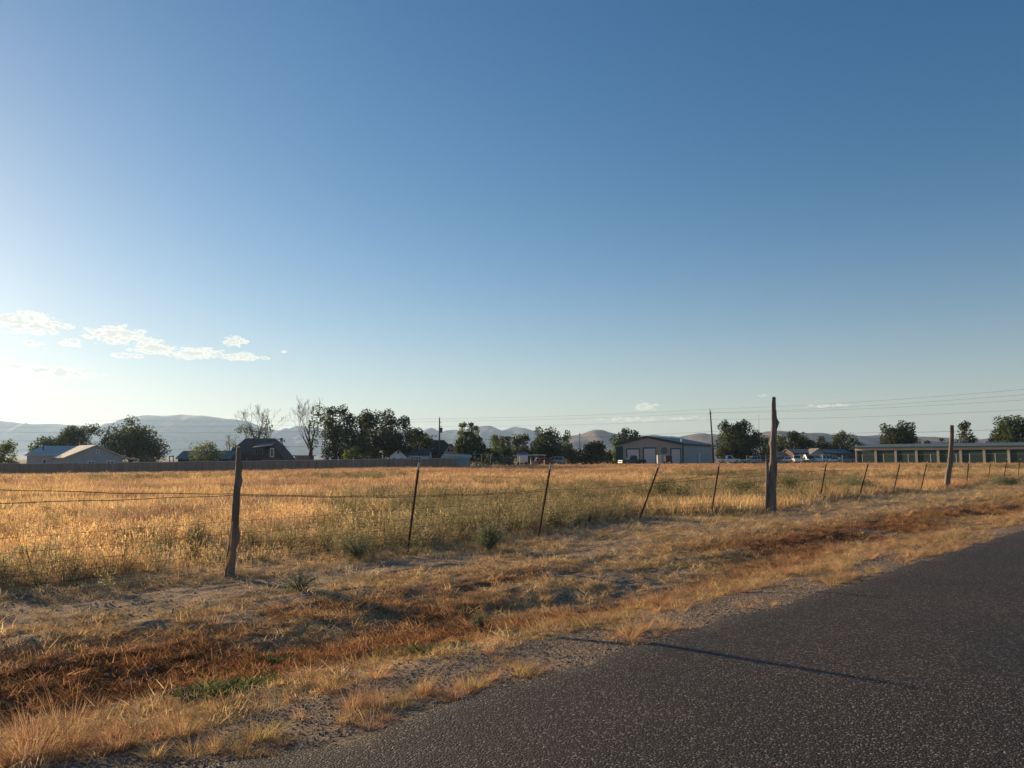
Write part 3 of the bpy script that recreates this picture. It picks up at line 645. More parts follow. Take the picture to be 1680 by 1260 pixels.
# big metal shop
A = Vector((X(1012, 151), 151, 0)); A.z = gz(A.x, A.y); fs = fr_at(A, rad(-30))
shp = thing('metal_shop', 'big tan metal shop with green trim and two large white doors', 'building', A)
gb = A.z - .2; W = 13.2; Ld = 21.0; ze, zp = 4.35, 5.72
um = 6.3
rs4 = gable(shp, fs, 0, W, 0, Ld, gb, ze, zp, 'shop_wall', 'shop_roof', .25, .12, split=um)
tm = MB(); sl_ = (zp - ze) / um; sr = (zp - ze) / (W - um)
tm.prism([fs(-.3, -.34, ze - .36), fs(um, -.34, zp - .22), fs(um, -.34, zp + .16), fs(-.3, -.34, ze + .1)], Vector(fs(0, .06, 0)) - Vector(fs(0, 0, 0)))
tm.prism([fs(um, -.34, zp - .22), fs(W + .3, -.34, ze - .3), fs(W + .3, -.34, ze + .1), fs(um, -.34, zp + .16)], Vector(fs(0, .06, 0)) - Vector(fs(0, 0, 0)))
tm.build('gable_trim', M['green_trim'], shp)
def big_door(u0, u1, z1, m='white_door'):
    d = MB().box(u0, u1, -.07, .05, gb, z1, fs).build('door', M[m], shp)
    q = MB(); q.box(u0 - .22, u0, -.12, .05, gb, z1 + .2, fs); q.box(u1, u1 + .1, -.12, .05, gb, z1 + .2, fs); q.box(u0, u1, -.12, .05, z1, z1 + .2, fs)
    q.build('door_frame', M['green_trim'], d)
big_door(2.2, 4.6, 3.3); big_door(5.6, 7.9, 3.45); big_door(11.0, 12.7, 3.3)
MB().box(-.08, 1.3, -.09, .02, gb, 3.9, fs).build('dark_panel', M['green_trim'], shp)
MB().box(W - .08, W + .1, -.1, .12, gb, ze - .3, fs).build('corner_trim', M['green_trim'], shp)
MB().box(W + .003, W + .05, .12, Ld, gb, ze - .36, fs).build('side_wall', M['shop_side'], shp)
MB().box(W + .26, W + .36, -.25, Ld + .2, ze - .32, ze - .14, fs).build('gutter', M['green_trim'], shp)
MB().tube([fs(W - 1.2, 3, ze), fs(W - 1.2, 3, ze + .95)], .13, 8).build('vent_pipe', M['white_paint'], rs4)
mdz = MB(); mdz.box(W + .06, W + .2, 9.2, 10.3, gb, gb + 2.4, fs); mdz.build('side_door', M['cream_paint'], shp)

# storage units
P0 = Vector((X(1403.5, 158), 158, 0)); P0.z = gz(P0.x, P0.y); P1_ = Vector((X(1653, 137), 137, 0)); dv = P1_ - P0; dv.z = 0
ang = math.atan2(dv.y, dv.x); fs2 = fr_at(P0, ang); Lp = dv.length
su = thing('storage_units', 'long storage unit building with dark green doors and tan pillars', 'building', P0)
tot = Lp * 9 / 7.0; gb = P0.z - .15; zt_ = P0.z + 3.05
MB().box(0, tot, .25, 9, gb, zt_ - .05, fs2).build('wall', M['tan_pillar'], su)
hd = MB().box(-.1, tot, .1, .32, zt_ - .42, zt_ - .02, fs2).build('header', M['cream_paint'], su)
rfs = MB(); rfs.prism([fs2(-.4, -.35, zt_ + .02), fs2(-.4, 9.4, zt_ + .75), fs2(-.4, 9.4, zt_ + .95), fs2(-.4, -.35, zt_ + .24)], Vector(fs2(tot + .8, 0, 0)) - Vector(fs2(0, 0, 0))); rfs.build('roof', M['shop_roof'], su)
MB().box(-.42, tot + .4, -.5, -.36, zt_ - .02, zt_ + .26, fs2).build('fascia', M['green_trim'], su)
sp = Lp / 7
for i in range(9):
    MB().box(i * sp - .02, i * sp + .42 if i else .25, 0.0, .24, gb, zt_ - .43, fs2).build('pillar', M['tan_pillar'], su)
    MB().box(i * sp + .45, (i + 1) * sp - .05, .16, .24, gb, zt_ - .44, fs2).build('door', M['green_door'], su)

# low house behind the parked cars
Yh = 188.; oh = Vector((X(1300, Yh), Yh, gz(X(1300, Yh), Yh))); fh = fr_at(oh, 0); k = Yh / FPX
U = lambda p_: (p_ - 1300) * k
h8 = thing('ranch_house', 'low ranch house with a long pale roof behind the parked cars', 'house', oh)
sidegable(h8, fh, U(1302), U(1394), 0, 8, oh.z - .2, Zp(743.5, Yh), Zp(737.5, Yh + 4), 'dark_wall', 'grey_roof', .4)
gable(h8, fh, U(1328), U(1348), -2, 3, oh.z - .2, Zp(743, Yh - 2), Zp(736.2, Yh - 2), 'grey_siding', 'grey_roof', .5)
win(h8, fh, U(1311), U(1319), 0, Zp(751, Yh), Zp(745, Yh)); win(h8, fh, U(1355), U(1362), 0, Zp(751, Yh), Zp(745, Yh))
Yh = 192.; oh = Vector((X(1276, Yh), Yh, gz(X(1276, Yh), Yh))); fh = fr_at(oh, 0); k = Yh / FPX
h9 = thing('lilac_shed', 'low lilac-grey shed just right of the tall wooden post', 'shed', oh)
sidegable(h9, fh, 0, 25 * k, 0, 5, oh.z - .2, Zp(746, Yh), Zp(742, Yh + 2.5), 'grey_siding', 'grey_roof', .3)

# ------------------------------------------------------------------ long brown fence
fw_ = [(-330, 88), (-150, 92), (0, 97), (130, 100), (260, 106), (400, 111), (520, 115), (640, 121), (750, 126)]
pts = [base(a, b) for a, b in fw_]
lf = thing('board_fence', 'long brown board fence along the left far side of the field', 'fence', pts[3])
pn = MB(); cp = MB(); tot_posts = []
for i in range(len(pts) - 1):
    a, b = pts[i], pts[i + 1]; L_ = (b - a).length; n = max(1, round(L_ / 2.4))
    for j in range(n):
        p0 = a.lerp(b, j / n); p1 = a.lerp(b, (j + 1) / n); p0.z = gz(p0.x, p0.y); p1.z = gz(p1.x, p1.y)
        d = (p1 - p0).normalized(); nrm = Vector((-d.y, d.x, 0)).normalized() * .05; up = Vector((0, 0, 1.38 + .04 * math.sin(j * 2.1 + i)))
        pn.prism([p0 + Vector((0, 0, -.15)), p1 + Vector((0, 0, -.15)), p1 + up, p0 + up], nrm)
        cp.prism([p0 + up + Vector((0, 0, .004)), p1 + up + Vector((0, 0, .004)), p1 + up + Vector((0, 0, .07)), p0 + up + Vector((0, 0, .07))], nrm * 1.6)
        tot_posts.append((p0, up.z))
pn.build('board_panel', M['fence_board'], lf); cp.build('cap_rail', M['fence_cap'], lf)
for p0, hh in tot_posts:
    q = MB(); q.box(p0.x - .06, p0.x + .06, p0.y - .13, p0.y - .02, p0.z - .1, p0.z + hh - .05); q.build('post', M['fence_board'], lf)
# thin steel posts rising in front of the board fence
wl = thing('steel_post_fence', 'row of thin pale steel posts standing along the brown board fence', 'fence', base(525, 113))
for px_, tp in ((155, 760), (405, 751), (525, 748), (555, 749), (580, 750), (605, 747), (628, 747), (691, 749)):
    b = base(px_, np.interp(px_, [a for a, _ in fw_], [b_ for _, b_ in fw_]) - 1.2)
    MB().tube([(b.x, b.y, b.z - .1), (b.x, b.y, Zp(tp, b.y))], .035, 5).build('post', M['galv'], wl)

# ------------------------------------------------------------------ corral pipes, canopy and clutter in the middle distance
ck = thing('pipe_corral', 'dark pipe corral with slanting braces and a high top rail beyond the field', 'corral', base(790, 130))
def stick(nm, pts_, r, m, par): return MB().tube([V(*q) for q in pts_], r, 5).build(nm, M[m], par)
stick('top_rail', [(755, 745, 130), (800, 745.5, 130)], .05, 'galv', ck)
for a, b_ in ((757, 757), (777, 779), (782, 780), (790, 790)): stick('post', [(a, 766, 130), (b_, 745, 130)], .06, 'pipe', ck)
for a in (801, 805, 826, 829, 838): stick('post', [(a, 766, 131), (a, 744 if a < 810 else 750, 131)], .07, 'pipe', ck)
for a in range(0, 4): stick('rail', [(800, 748 + 4 * a, 131), (850, 749 + 4 * a, 131)], .04, 'pipe', ck)
stick('brace', [(804, 744, 131), (824, 764, 131)], .07, 'pipe', ck); stick('brace', [(828, 750, 131), (845, 764, 131)], .07, 'pipe', ck); stick('brace', [(808, 745, 131), (800, 764, 131)], .06, 'pipe', ck)
cn = thing('canopy', 'flat white-roofed canopy on thin posts below the large dark tree', 'canopy', base(870, 150))
k = 150 / FPX
pA = V(847, 747, 150); MB().box(pA.x, pA.x + 49 * k, 150, 153.5, pA.z, pA.z + .12).build('roof', M['white_paint'], cn)
for a in (853, 871, 878, 893): stick('post', [(a, 766, 150.2), (a, 747.2, 150.2)], .05, 'galv', cn)
tb = thing('blue_trailer', 'small blue-topped trailer behind the white canopy', 'trailer', base(858, 156)); k = 156 / FPX
pA = V(849, 747.5, 156); MB().box(pA.x, pA.x + 17 * k, 156, 158, pA.z, pA.z + .7).build('cover', M['blue_plastic'], tb)
MB().box(pA.x, pA.x + 17 * k, 155.95, 158.05, tb.location.z + .45, pA.z - .01).build('body', M['white_paint'], tb)
for sx_ in (2, 14):
    q = MB(); q.tube([(pA.x + sx_ * k, 155.8, tb.location.z + .32), (pA.x + sx_ * k, 156.0, tb.location.z + .32)], .32, 12); q.build('wheel', M['tyre'], tb)
ob = thing('orange_bin', 'orange bin standing under the right end of the white canopy', 'bin', base(877, 147)); b = ob.location; 
MB().prism([(b.x - .42, b.y, b.z), (b.x + .42, b.y, b.z), (b.x + .5, b.y, b.z + .75), (b.x - .5, b.y, b.z + .75)], (0, .8, 0)).build('body', M['orange'], ob)
MB().box(b.x - .55, b.x + .55, b.y - .05, b.y + .85, b.z + .754, b.z + .84).build('rim', M['orange'], ob)

# ------------------------------------------------------------------ vehicles
def car(label, cat, px, Y, length, rz, kind, paint_, h=1.5, group='vehicles parked beyond the field'):
    b = base(px, Y); o = thing({'truck': 'pickup_truck', 'van': 'parked_van', 'car': 'parked_car', 'suv': 'parked_suv'}[kind], label, cat, b, group, rz)
    Lh = length / 2; Wd = .9 if kind != 'van' else 1.0; W0 = Wd
    P = {'truck': ([(-1, .42), (-1, .98), (-.28, 1.0), (-.25, 1.02), (.38, 1.05), (.9, .98), (1, .86), (1, .42), (.8, .36), (-.8, .36)], [(-.27, 1.0), (-.24, 1.72), (-.1, 1.8), (.16, 1.78), (.4, 1.04)]),
         'car': ([(-1, .35), (-1, .82), (-.9, .92), (-.5, .96), (.42, .92), (.9, .76), (1, .6), (1, .32), (-.9, .28)], [(-.72, .93), (-.42, 1.36), (-.1, 1.45), (.12, 1.42), (.46, .92)]),
         'suv': ([(-1, .35), (-1, .98), (-.95, 1.0), (.42, 1.0), (.9, .9), (1, .72), (1, .34), (-.9, .3)], [(-.98, 1.0), (-.86, 1.6), (-.6, 1.68), (.05, 1.66), (.46, 1.0)]),
         'van': ([(-1, .38), (-1, 1.1), (.62, 1.1), (.95, .98), (1, .75), (1, .36), (-.9, .33)], [(-1, 1.1), (-.96, 1.95), (-.85, 2.05), (.35, 2.03), (.66, 1.1)])}[kind]
    lower, cab = P; f = h
    def side(poly, wb, wt, name, m, zlo, zhi, par=o):
        vs_ = []; n = len(poly)
        for sgn in (-1, 1):
            for x_, z_ in poly:
                w_ = wb + (wt - wb) * max(0, min(1, (z_ - zlo) / (zhi - zlo))); vs_.append((x_ * Lh, sgn * w_, z_ * f))
        q = MB(); q.local = True
        q.add(vs_, [tuple(range(n))[::-1], tuple(range(n, 2 * n))] + [(i, (i + 1) % n, n + (i + 1) % n, n + i) for i in range(n)])
        ob_ = q.build(name, m, par); mod = ob_.modifiers.new('soft', 'BEVEL'); mod.width = .05; mod.segments = 2; mod.limit_method = 'ANGLE'; mod.angle_limit = .5
        return ob_
    body = side(lower, W0, W0, 'body', M[paint_], 0, 1)
    zt = max(z for _, z in cab)
    cabo = side(cab, W0 - .03, W0 - .22, 'cabin', M[paint_], cab[0][1], zt)
    def panel(pts_, name='window'):
        q = MB(); q.local = True; n = len(pts_); c_ = sum((Vector(p_) for p_ in pts_), Vector()) / n
        q.add([Vector(p_) for p_ in pts_], [tuple(range(n))]); return q.build(name, M['glass'], o)
    zl = cab[0][1] * f + .04; zh = zt * f - .1
    def wid(z_): return (W0 - .03) + (-.19) * (z_ / f - cab[0][1]) / (zt - cab[0][1]) + .012
    xs0, xs1 = cab[0][0] * Lh, cab[-1][0] * Lh; xt0, xt1 = cab[1][0] * Lh, cab[-2][0] * Lh
    nw = {'truck': 1, 'car': 2, 'suv': 3, 'van': 4}[kind]
    for sgn in (-1, 1):
        for i in range(nw):
            a0, a1 = (i + .07) / nw, (i + .93) / nw
            bl = xs0 + .12 + (xs1 - xs0 - .3) * a0; br = xs0 + .12 + (xs1 - xs0 - .3) * a1
            tl_ = xt0 + .08 + (xt1 - xt0 - .12) * a0; trr = xt0 + .08 + (xt1 - xt0 - .12) * a1
            panel([(bl, sgn * wid(zl), zl), (br, sgn * wid(zl), zl), (trr, sgn * wid(zh), zh), (tl_, sgn * wid(zh), zh)])
    def endpanel(xb, xt, off):
        panel([(xb + off, -W0 + .14, zl), (xb + off, W0 - .14, zl), (xt + off, W0 - .3, zh), (xt + off, -W0 + .3, zh)], 'windscreen')
    endpanel(xs1 - .06 * f, xt1 + .12, .05); endpanel(xs0 + .02, xt0 - .02, -.03)
    for xw in (-.62, .62):
        for sgn in (-1, 1):
            q = MB(); q.local = True; q.tube([(xw * Lh, sgn * (W0 - .2), .34), (xw * Lh, sgn * (W0 + .02), .34)], .34, 16); wh = q.build('wheel', M['tyre'], o)
            q = MB(); q.local = True; q.tube([(xw * Lh, sgn * (W0 + .015), .34), (xw * Lh, sgn * (W0 + .035), .34)], .2, 12); q.build('rim', M['rim'], wh)
    for sgn in (-1, 1):
        q = MB(); q.local = True; zz = lower[-4][1] * f if kind == 'truck' else .66 * f
        q.box(Lh - .08, Lh + .03, sgn * .68 - .16, sgn * .68 + .16, .62 * f, .76 * f); q.build('headlight', M['lamp'], o)
        q = MB(); q.local = True; q.box(-Lh - .03, -Lh + .06, sgn * .72 - .12, sgn * .72 + .12, .68 * f, .84 * f); q.build('tail_light', M['p_red'], o)
    q = MB(); q.local = True; q.box(Lh - .05, Lh + .07, -W0 + .05, W0 - .05, .38 * f, .5 * f); q.build('bumper', M['galv'], o)
    return o
PI = math.pi
car('black pickup with its nose to the left in front of the metal shop', 'pickup', 1037, 143, 4.9, PI + .35, 'truck', 'p_black', .98)
car('old white pickup parked under the large dark trees', 'pickup', 1196, 174, 5.0, -.05, 'truck', 'p_white', 1.0)
car('silver-blue hatchback facing left right of the white pickup', 'car', 1233, 173, 4.0, PI + .25, 'suv', 'p_silver', .95)
car('dark car showing one bright headlight left of the tall wooden post', 'car', 1256, 176, 4.2, PI + 1.1, 'car', 'p_navy', 1)
car('dark green car partly behind the tall wooden post on its right', 'car', 1281, 176, 4.2, 0, 'car', 'p_grey', 1)
car('pale blue sedan between the dark green car and the white truck', 'car', 1294, 172, 3.9, PI + .9, 'car', 'p_blue', 1.02)
car('white truck facing the field, left of the pale green van', 'pickup', 1307, 170, 4.6, -PI / 2 - .15, 'truck', 'p_white', 1.02)
car('pale green-grey van between the white truck and the white off-roader', 'van', 1323, 172, 4.4, -PI / 2 + .3, 'van', 'p_green', .92)
car('boxy white off-roader left of the white minibus', 'off-roader', 1339, 173, 4.0, .35, 'suv', 'p_white', 1.12)
car('white minibus with a row of side windows behind the silver sedan', 'minibus', 1362, 180, 4.6, .05, 'van', 'p_white', .92)
car('silver sedan facing the field in front of the white minibus', 'car', 1370, 168, 4.3, -PI / 2 - .6, 'car', 'p_silver', .95)
car('pale green sedan nearest to the storage units', 'car', 1387, 172, 4.4, .1, 'car', 'p_green', 1)
car('tan van half hidden right of the white canopy', 'van', 909, 158, 4.4, PI - .3, 'suv', 'p_tan', 1)
car('red car parked beside the orange bin', 'car', 893, 156, 4.0, PI - .2, 'car', 'p_red', .95)
# white cabinet, dark trailer and dish near the shop
wc = thing('white_cabinet', 'tall white cabinet standing in front of the metal shop', 'cabinet', base(1082, 138)); b = wc.location
MB().box(b.x - .36, b.x + .36, b.y, b.y + .6, b.z + .25, b.z + 1.75).build('body', M['white_paint'], wc); MB().box(b.x - .3, b.x + .3, b.y + .05, b.y + .55, b.z, b.z + .25).build('base', M['tyre'], wc)
MB().box(b.x - .31, b.x + .31, b.y - .03, b.y - .002, b.z + .32, b.z + 1.68).build('door', M['white_door'], wc)
dt = thing('box_trailer', 'dark box trailer right of the white cabinet', 'trailer', base(1097.5, 139)); b = dt.location
MB().box(b.x - .55, b.x + .55, b.y, b.y + 2.2, b.z + .5, b.z + 1.65).build('body', M['p_black'], dt)
for sg in (-1, 1):
    MB().tube([(b.x + sg * .62, b.y + 1.1, b.z + .33), (b.x + sg * .8, b.y + 1.1, b.z + .33)], .33, 14).build('wheel', M['tyre'], dt)
MB().tube([(b.x, b.y, b.z + .5), (b.x, b.y - 1.1, b.z + .4)], .05, 6).build('tow_bar', M['galv'], dt)
ds = thing('satellite_dish', 'large round mesh dish on a post in front of the metal shop', 'satellite dish', base(1090, 141.5)); b = ds.location
q = MB(); cn_ = Vector((b.x, b.y, Zp(739.5, 141.5))); R_ = .62
vs_ = [cn_ + Vector((0, .18, 0))]; fs_ = []
for i in range(1, 4):
    for j in range(18):
        a_ = 2 * PI * j / 18; r_ = R_ * i / 3; vs_.append(cn_ + Vector((r_ * math.cos(a_), .18 - .22 * (i / 3) ** 2, r_ * math.sin(a_))))
for j in range(18): fs_.append((0, 1 + j, 1 + (j + 1) % 18))
for i in range(2):
    for j in range(18): fs_.append((1 + i * 18 + j, 1 + (i + 1) * 18 + j, 1 + (i + 1) * 18 + (j + 1) % 18, 1 + i * 18 + (j + 1) % 18))
q.add(vs_, fs_); q.build('dish', M['pipe'], ds)
MB().tube([(b.x, b.y + .2, b.z - .1), (b.x, b.y + .2, cn_.z)], .05, 8).build('post', M['pipe'], ds)

# chain-link fence in front of the storage units
cl = thing('chain_link_fence', 'chain-link fence with pale posts before the storage units and parked cars', 'fence', base(1450, 140))
cps = [(1225, 168), (1258, 165), (1273, 163), (1299, 161), (1314, 159), (1350, 155), (1382, 152), (1415, 148), (1450, 144), (1490, 140), (1527, 136), (1569, 132), (1591, 130), (1633, 126), (1656, 124), (1700, 121), (1750, 118)]
prev = None; net = MB()
for a, Yc in cps:
    b = base(a, Yc)
    MB().tube([(b.x, b.y, b.z - .1), (b.x, b.y, b.z + 1.75)], .04, 6).build('post', M['fence_cap'], cl)
    if prev is not None:
        L_ = (b - prev).length
        for zz in (.1, 1.7): net.tube([prev + Vector((0, 0, zz)), b + Vector((0, 0, zz))], .014, 4)
        nn_ = int(L_ / .45)
        for i in range(-2, nn_):
            f0, f1 = max(0, i / nn_), min(1, (i + 3) / nn_); z0_, z1_ = .1 + 1.6 * (f0 - i / nn_) * nn_ / 3, .1 + 1.6 * (f1 - i / nn_) * nn_ / 3
            a_, c_ = prev.lerp(b, f0), prev.lerp(b, f1)
            net.tube([a_ + Vector((0, 0, z0_)), c_ + Vector((0, 0, z1_))], .003, 3, False); net.tube([a_ + Vector((0, 0, 1.8 - z0_)), c_ + Vector((0, 0, 1.8 - z1_))], .003, 3, False)
    prev = b
net.build('mesh_netting', M['galv'], cl)
# strip of pale gravel track at the far field edge
q = MB(); tp = [(870, 142), (960, 146), (1060, 140), (1160, 150), (1260, 158), (1340, 150), (1450, 138), (1560, 128), (1680, 118), (1780, 112)]
top_, bot_ = [], []
for a, Yc in tp:
    for kx, lst in ((0, bot_), (4.5, top_)):
        x0 = X(a, Yc + kx); lst.append((x0, Yc + kx, gz(x0, Yc + kx) + .03))
for i in range(len(tp) - 1): q.add([bot_[i], bot_[i + 1], top_[i + 1], top_[i]], [(0, 1, 2, 3)])
fp = q.build('gravel_path', M['pale_gravel']); fp['kind'] = 'structure'

# ------------------------------------------------------------------ utility poles, masts and overhead wires
def upole(label, px, top, Y, lean, r, extra):
    b = base(px, Y); o = thing('utility_pole', label, 'utility pole', b, 'utility poles'); tp_ = Vector((b.x - lean, Y, Zp(top, Y)))
    MB().tube([(b.x, Y, b.z - .3), ((b.x + tp_.x) / 2, Y, (b.z + tp_.z) / 2), tp_], [r, r * .85, r * .7], 10).build('pole', M['pole_wood'], o, True)
    if extra:
        MB().tube([(tp_.x + .33, Y, tp_.z - 2.5), (tp_.x + .33, Y, tp_.z - 1.65)], .22, 12).build('transformer', M['pipe'], o)
        for dz_ in (.7, 1.4, 3.4): MB().tube([(tp_.x, Y, tp_.z - dz_ - .1), (tp_.x + .42, Y, tp_.z - dz_)], .04, 6).build('bracket', M['pole_wood'], o)
        MB().tube([(tp_.x, Y, tp_.z), (tp_.x, Y, tp_.z + .3)], .05, 6).build('insulator', M['white_paint'], o)
    else:
        MB().tube([(tp_.x - .03, Y, tp_.z), (tp_.x - .06, Y, tp_.z + .45)], .05, 6).build('insulator', M['pole_wood'], o)
        MB().tube([(tp_.x - .35, Y, tp_.z - .55), (tp_.x + .4, Y, tp_.z - .55)], .045, 6).build('bracket', M['pole_wood'], o)
    return tp_
u1 = upole('utility pole with a transformer beside the dark-roofed house', 720.5, 686, 134, 0, .15, True)
u2 = upole('plain utility pole at the right end of the metal shop', 1171, 674, 146, .45, .17, False)
ms = thing('radio_mast', 'taller thin mast between the large dark tree and tall wooden post', 'mast', base(1247, 420)); b = ms.location
MB().tube([(b.x, b.y, b.z), (b.x, b.y, Zp(680, 420))], [.16, .07], 5).build('mast', M['pipe'], ms)
ms = thing('radio_mast', 'shorter thin mast above the hill right of the tall wooden post', 'mast', base(1281, 600)); b = ms.location
MB().tube([(b.x, b.y, b.z), (b.x, b.y, Zp(692, 600))], [.22, .1], 5).build('mast', M['pipe'], ms)
ms = thing('thin_pole', 'small dark pole rising behind the rounded bush left of the shop', 'pole', base(951.5, 260)); b = ms.location
MB().tube([(b.x, b.y, b.z), (b.x, b.y, Zp(710, 260))], [.16, .12], 6).build('pole', M['pole_wood'], ms); MB().tube([(b.x - .5, b.y, Zp(713, 260)), (b.x + .5, b.y, Zp(713, 260))], .07, 5).build('crossarm', M['pole_wood'], ms)
gt = thing('gate_frame', 'small dark timber frame standing behind the fence right of the round tree', 'frame', base(281, 118)); 
for a in (278, 284.5): stick('post', [(a, 766, 118), (a, 748, 118)], .07, 'dark_wall', gt)
stick('crossbar', [(277.5, 749, 118), (285, 748, 118)], .08, 'dark_wall', gt)
def owire(label, pts_, r=.010):
    p_ = [V(*q) for q in pts_]; out_ = []
    for i in range(len(p_) - 1):
        L_ = (p_[i + 1] - p_[i]).length
        for j in range(8): 
            f = j / 8; c_ = p_[i].lerp(p_[i + 1], f); c_.z -= L_ * .012 * 4 * f * (1 - f) * .5; out_.append(c_)
    out_.append(p_[-1])
    o = MB().tube(out_, r, 4, False).build('overhead_wire', M['tyre']); tag(o, label, 'wire', 'overhead wires')
owire('topmost overhead wire from the transformer pole past the shop pole to the right edge', [(-60, 686, 120), (720, 687, 134), (1168, 671, 146), (1760, 632, 85)])
owire('second overhead wire running from the transformer pole to the right edge', [(-60, 700, 121), (722, 691, 134), (1168, 677, 146), (1760, 641, 86)])
owire('third overhead wire rising from the plain pole to the right edge', [(1170, 677.5, 146), (1760, 651, 87)])
owire('faint middle overhead wire between the poles and the right edge', [(722, 700, 134), (1169, 688, 146), (1760, 668, 88)])
owire('lowest thick overhead wire crossing behind the tall wooden post', [(722, 722, 134), (1169, 708, 146), (1440, 710, 120), (1760, 697, 84)], .015)
owire('upper thin wire in front of the left mountain', [(-60, 708, 122), (722, 703, 134)])
owire('lower thin wire in front of the left mountain', [(-60, 722, 123), (722, 716, 134)])
owire('low wire running from the steep dark house past the dark trees to the pole', [(446, 733, 127), (600, 730, 122), (722, 720, 134)], .018)
owire('lowest thin wire across the foot of the left mountain', [(230, 737, 123), (480, 733, 126)])

# ------------------------------------------------------------------ near wire fence
FZ = -.15
near = [  # kind, base px, base py, top px, top py
    ('w', 375, 950, 393, 735), ('t', 668, 911, 688, 759), ('t', 884, 881, 904, 761), ('t', 1050, 851, 1083, 761), ('t', 1167, 846, 1181, 759),
    ('W', 1264, 841, 1270, 652), ('t', 1345, 823, 1357, 757), ('t', 1409, 820, 1426, 757), ('t', 1465, 812, 1478, 757), ('t', 1510, 809, 1522, 757),
    ('x', 1553, 803, 1562, 698), ('t', 1586, 800, 1590, 757), ('t', 1621, 793, 1626, 757), ('t', 1647, 790, 1653, 752), ('t', 1671, 788, 1674, 752)]
FO = Vector((*gpx(375, 950, FZ), FZ))
fen = thing('wire_fence', 'sagging barbed and woven wire fence on leaning posts between verge and field', 'fence', FO)
posts = []
rr = random.Random(5)
for kd, bx, by, tx, ty in near:
    x0, Y0 = gpx(bx, by, FZ); zb = gz(x0, Y0)
    tv = V(tx, ty, Y0)
    posts.append((Vector((x0, Y0, zb)), tv))
# two posts outside the frame on either side
d0 = (posts[0][0] - posts[1][0]).normalized()
pl = posts[0][0] + d0 * 4.6; pl.z = gz(pl.x, pl.y)
pl2 = pl + d0 * 4.4; pl2.z = gz(pl2.x, pl2.y)
def wood_post(b, tv, rb, rt, seed, label, crook=.03, knots=(), n=14, seg=22):
    q = MB(); rl = random.Random(seed); b0 = b - Vector((0, 0, .25)); vs_ = []
    offx = [rl.uniform(-1, 1) for _ in range(8)]; 
    ph = [rl.uniform(0, 6.28) for _ in range(n)]
    for i in range(seg + 1):
        f = i / seg; c_ = b0.lerp(tv, f)
        c_.x += crook * math.sin(f * 5.2 + offx[0] * 3) * (1 - abs(2 * f - 1) * .6) * 1.3 + crook * .35 * math.sin(f * 17 + offx[1]); c_.y += crook * .5 * math.sin(f * 4 + offx[2] * 3)
        r_ = rb + (rt - rb) * f ** .8 + (.35 * rb if f < .08 else 0) * (1 - f / .08)
        for j in range(n):
            a_ = 2 * PI * j / n
            rj = r_ * (1 + .10 * math.sin(3 * a_ + offx[3] * 3 + f * 2) + .07 * math.sin(5 * a_ + ph[j] * .1 + f * 9)) + .012 * (float(vnoise(f * 30 + seed, j * 1.7, seed)) - .5)
            for kf, ka, kr in knots:
                rj += kr * math.exp(-((f - kf) / .022) ** 2) * max(0, math.cos(a_ - ka)) ** 3
            vs_.append((c_.x + rj * math.cos(a_), c_.y + rj * math.sin(a_), c_.z + (rl.uniform(-.03, .03) if i == seg else 0)))
    fs_ = [(i * n + j, i * n + (j + 1) % n, (i + 1) * n + (j + 1) % n, (i + 1) * n + j) for i in range(seg) for j in range(n)] + [tuple(seg * n + j for j in range(n))]
    q.add(vs_, fs_); o = q.build('wooden_post', M['old_wood'], fen, True); o['label'] = label; return o
def t_post(b, tv, label):
    ax = (tv - b).normalized(); L_ = (tv - b).length
    sd_ = Vector((SN, CS, 0)); sd_ = (sd_ - ax * sd_.dot(ax)).normalized(); fd = ax.cross(sd_).normalized()
    b0 = b - ax * .3
    def fr(u, v, z): return tuple(b0 + sd_ * u + fd * v + ax * z)
    def tee(z0, z1, name, m, par):
        q = MB(); q.box(-.022, .022, -.004, .004, z0, z1, fr); q.box(-.004, .004, .0045, .036, z0, z1, fr)
        if name == 'steel_post':
            for i in range(int((z1 - z0 - .4) / .055)): q.box(-.007, .007, -.013, -.0042, z0 + .4 + i * .055, z0 + .42 + i * .055, fr)
        return q.build(name, M[m], par)
    sp_ = tee(0, L_ + .3 - .13, 'steel_post', 'tpost', fen); tee(L_ + .3 - .129, L_ + .3, 'painted_tip', 'tpost_tip', sp_)
wn = 0
for (kd, *_), (b, tv) in zip(near, posts):
    if kd == 'w': wood_post(b, tv, .084, .034, 3, 'grey weathered post leaning right, nearest to the road', .012, [(.42, 0.2, .05), (.36, .1, .035), (.78, -.2, .035), (.56, 2.9, .03), (.86, .2, .025)])
    elif kd == 'W': wood_post(b, tv, .185, .06, 8, 'tallest knotty post, standing almost upright', .022, [(.80, .2, .10), (.76, .1, .05), (.62, 3.0, .06), (.5, .2, .05), (.25, 3.1, .05), (.87, .1, .03)], seg=34)
    elif kd == 'x': wood_post(b, tv, .16, .10, 13, 'smooth tall post leaning right near the storage units', .04, [(.5, 3.1, .04), (.42, .2, .03)])
    else: t_post(b, tv, '')
wood_post(pl, pl + Vector((.1, 0, 1.75)), .09, .07, 31, 'wooden post outside the picture on the left')
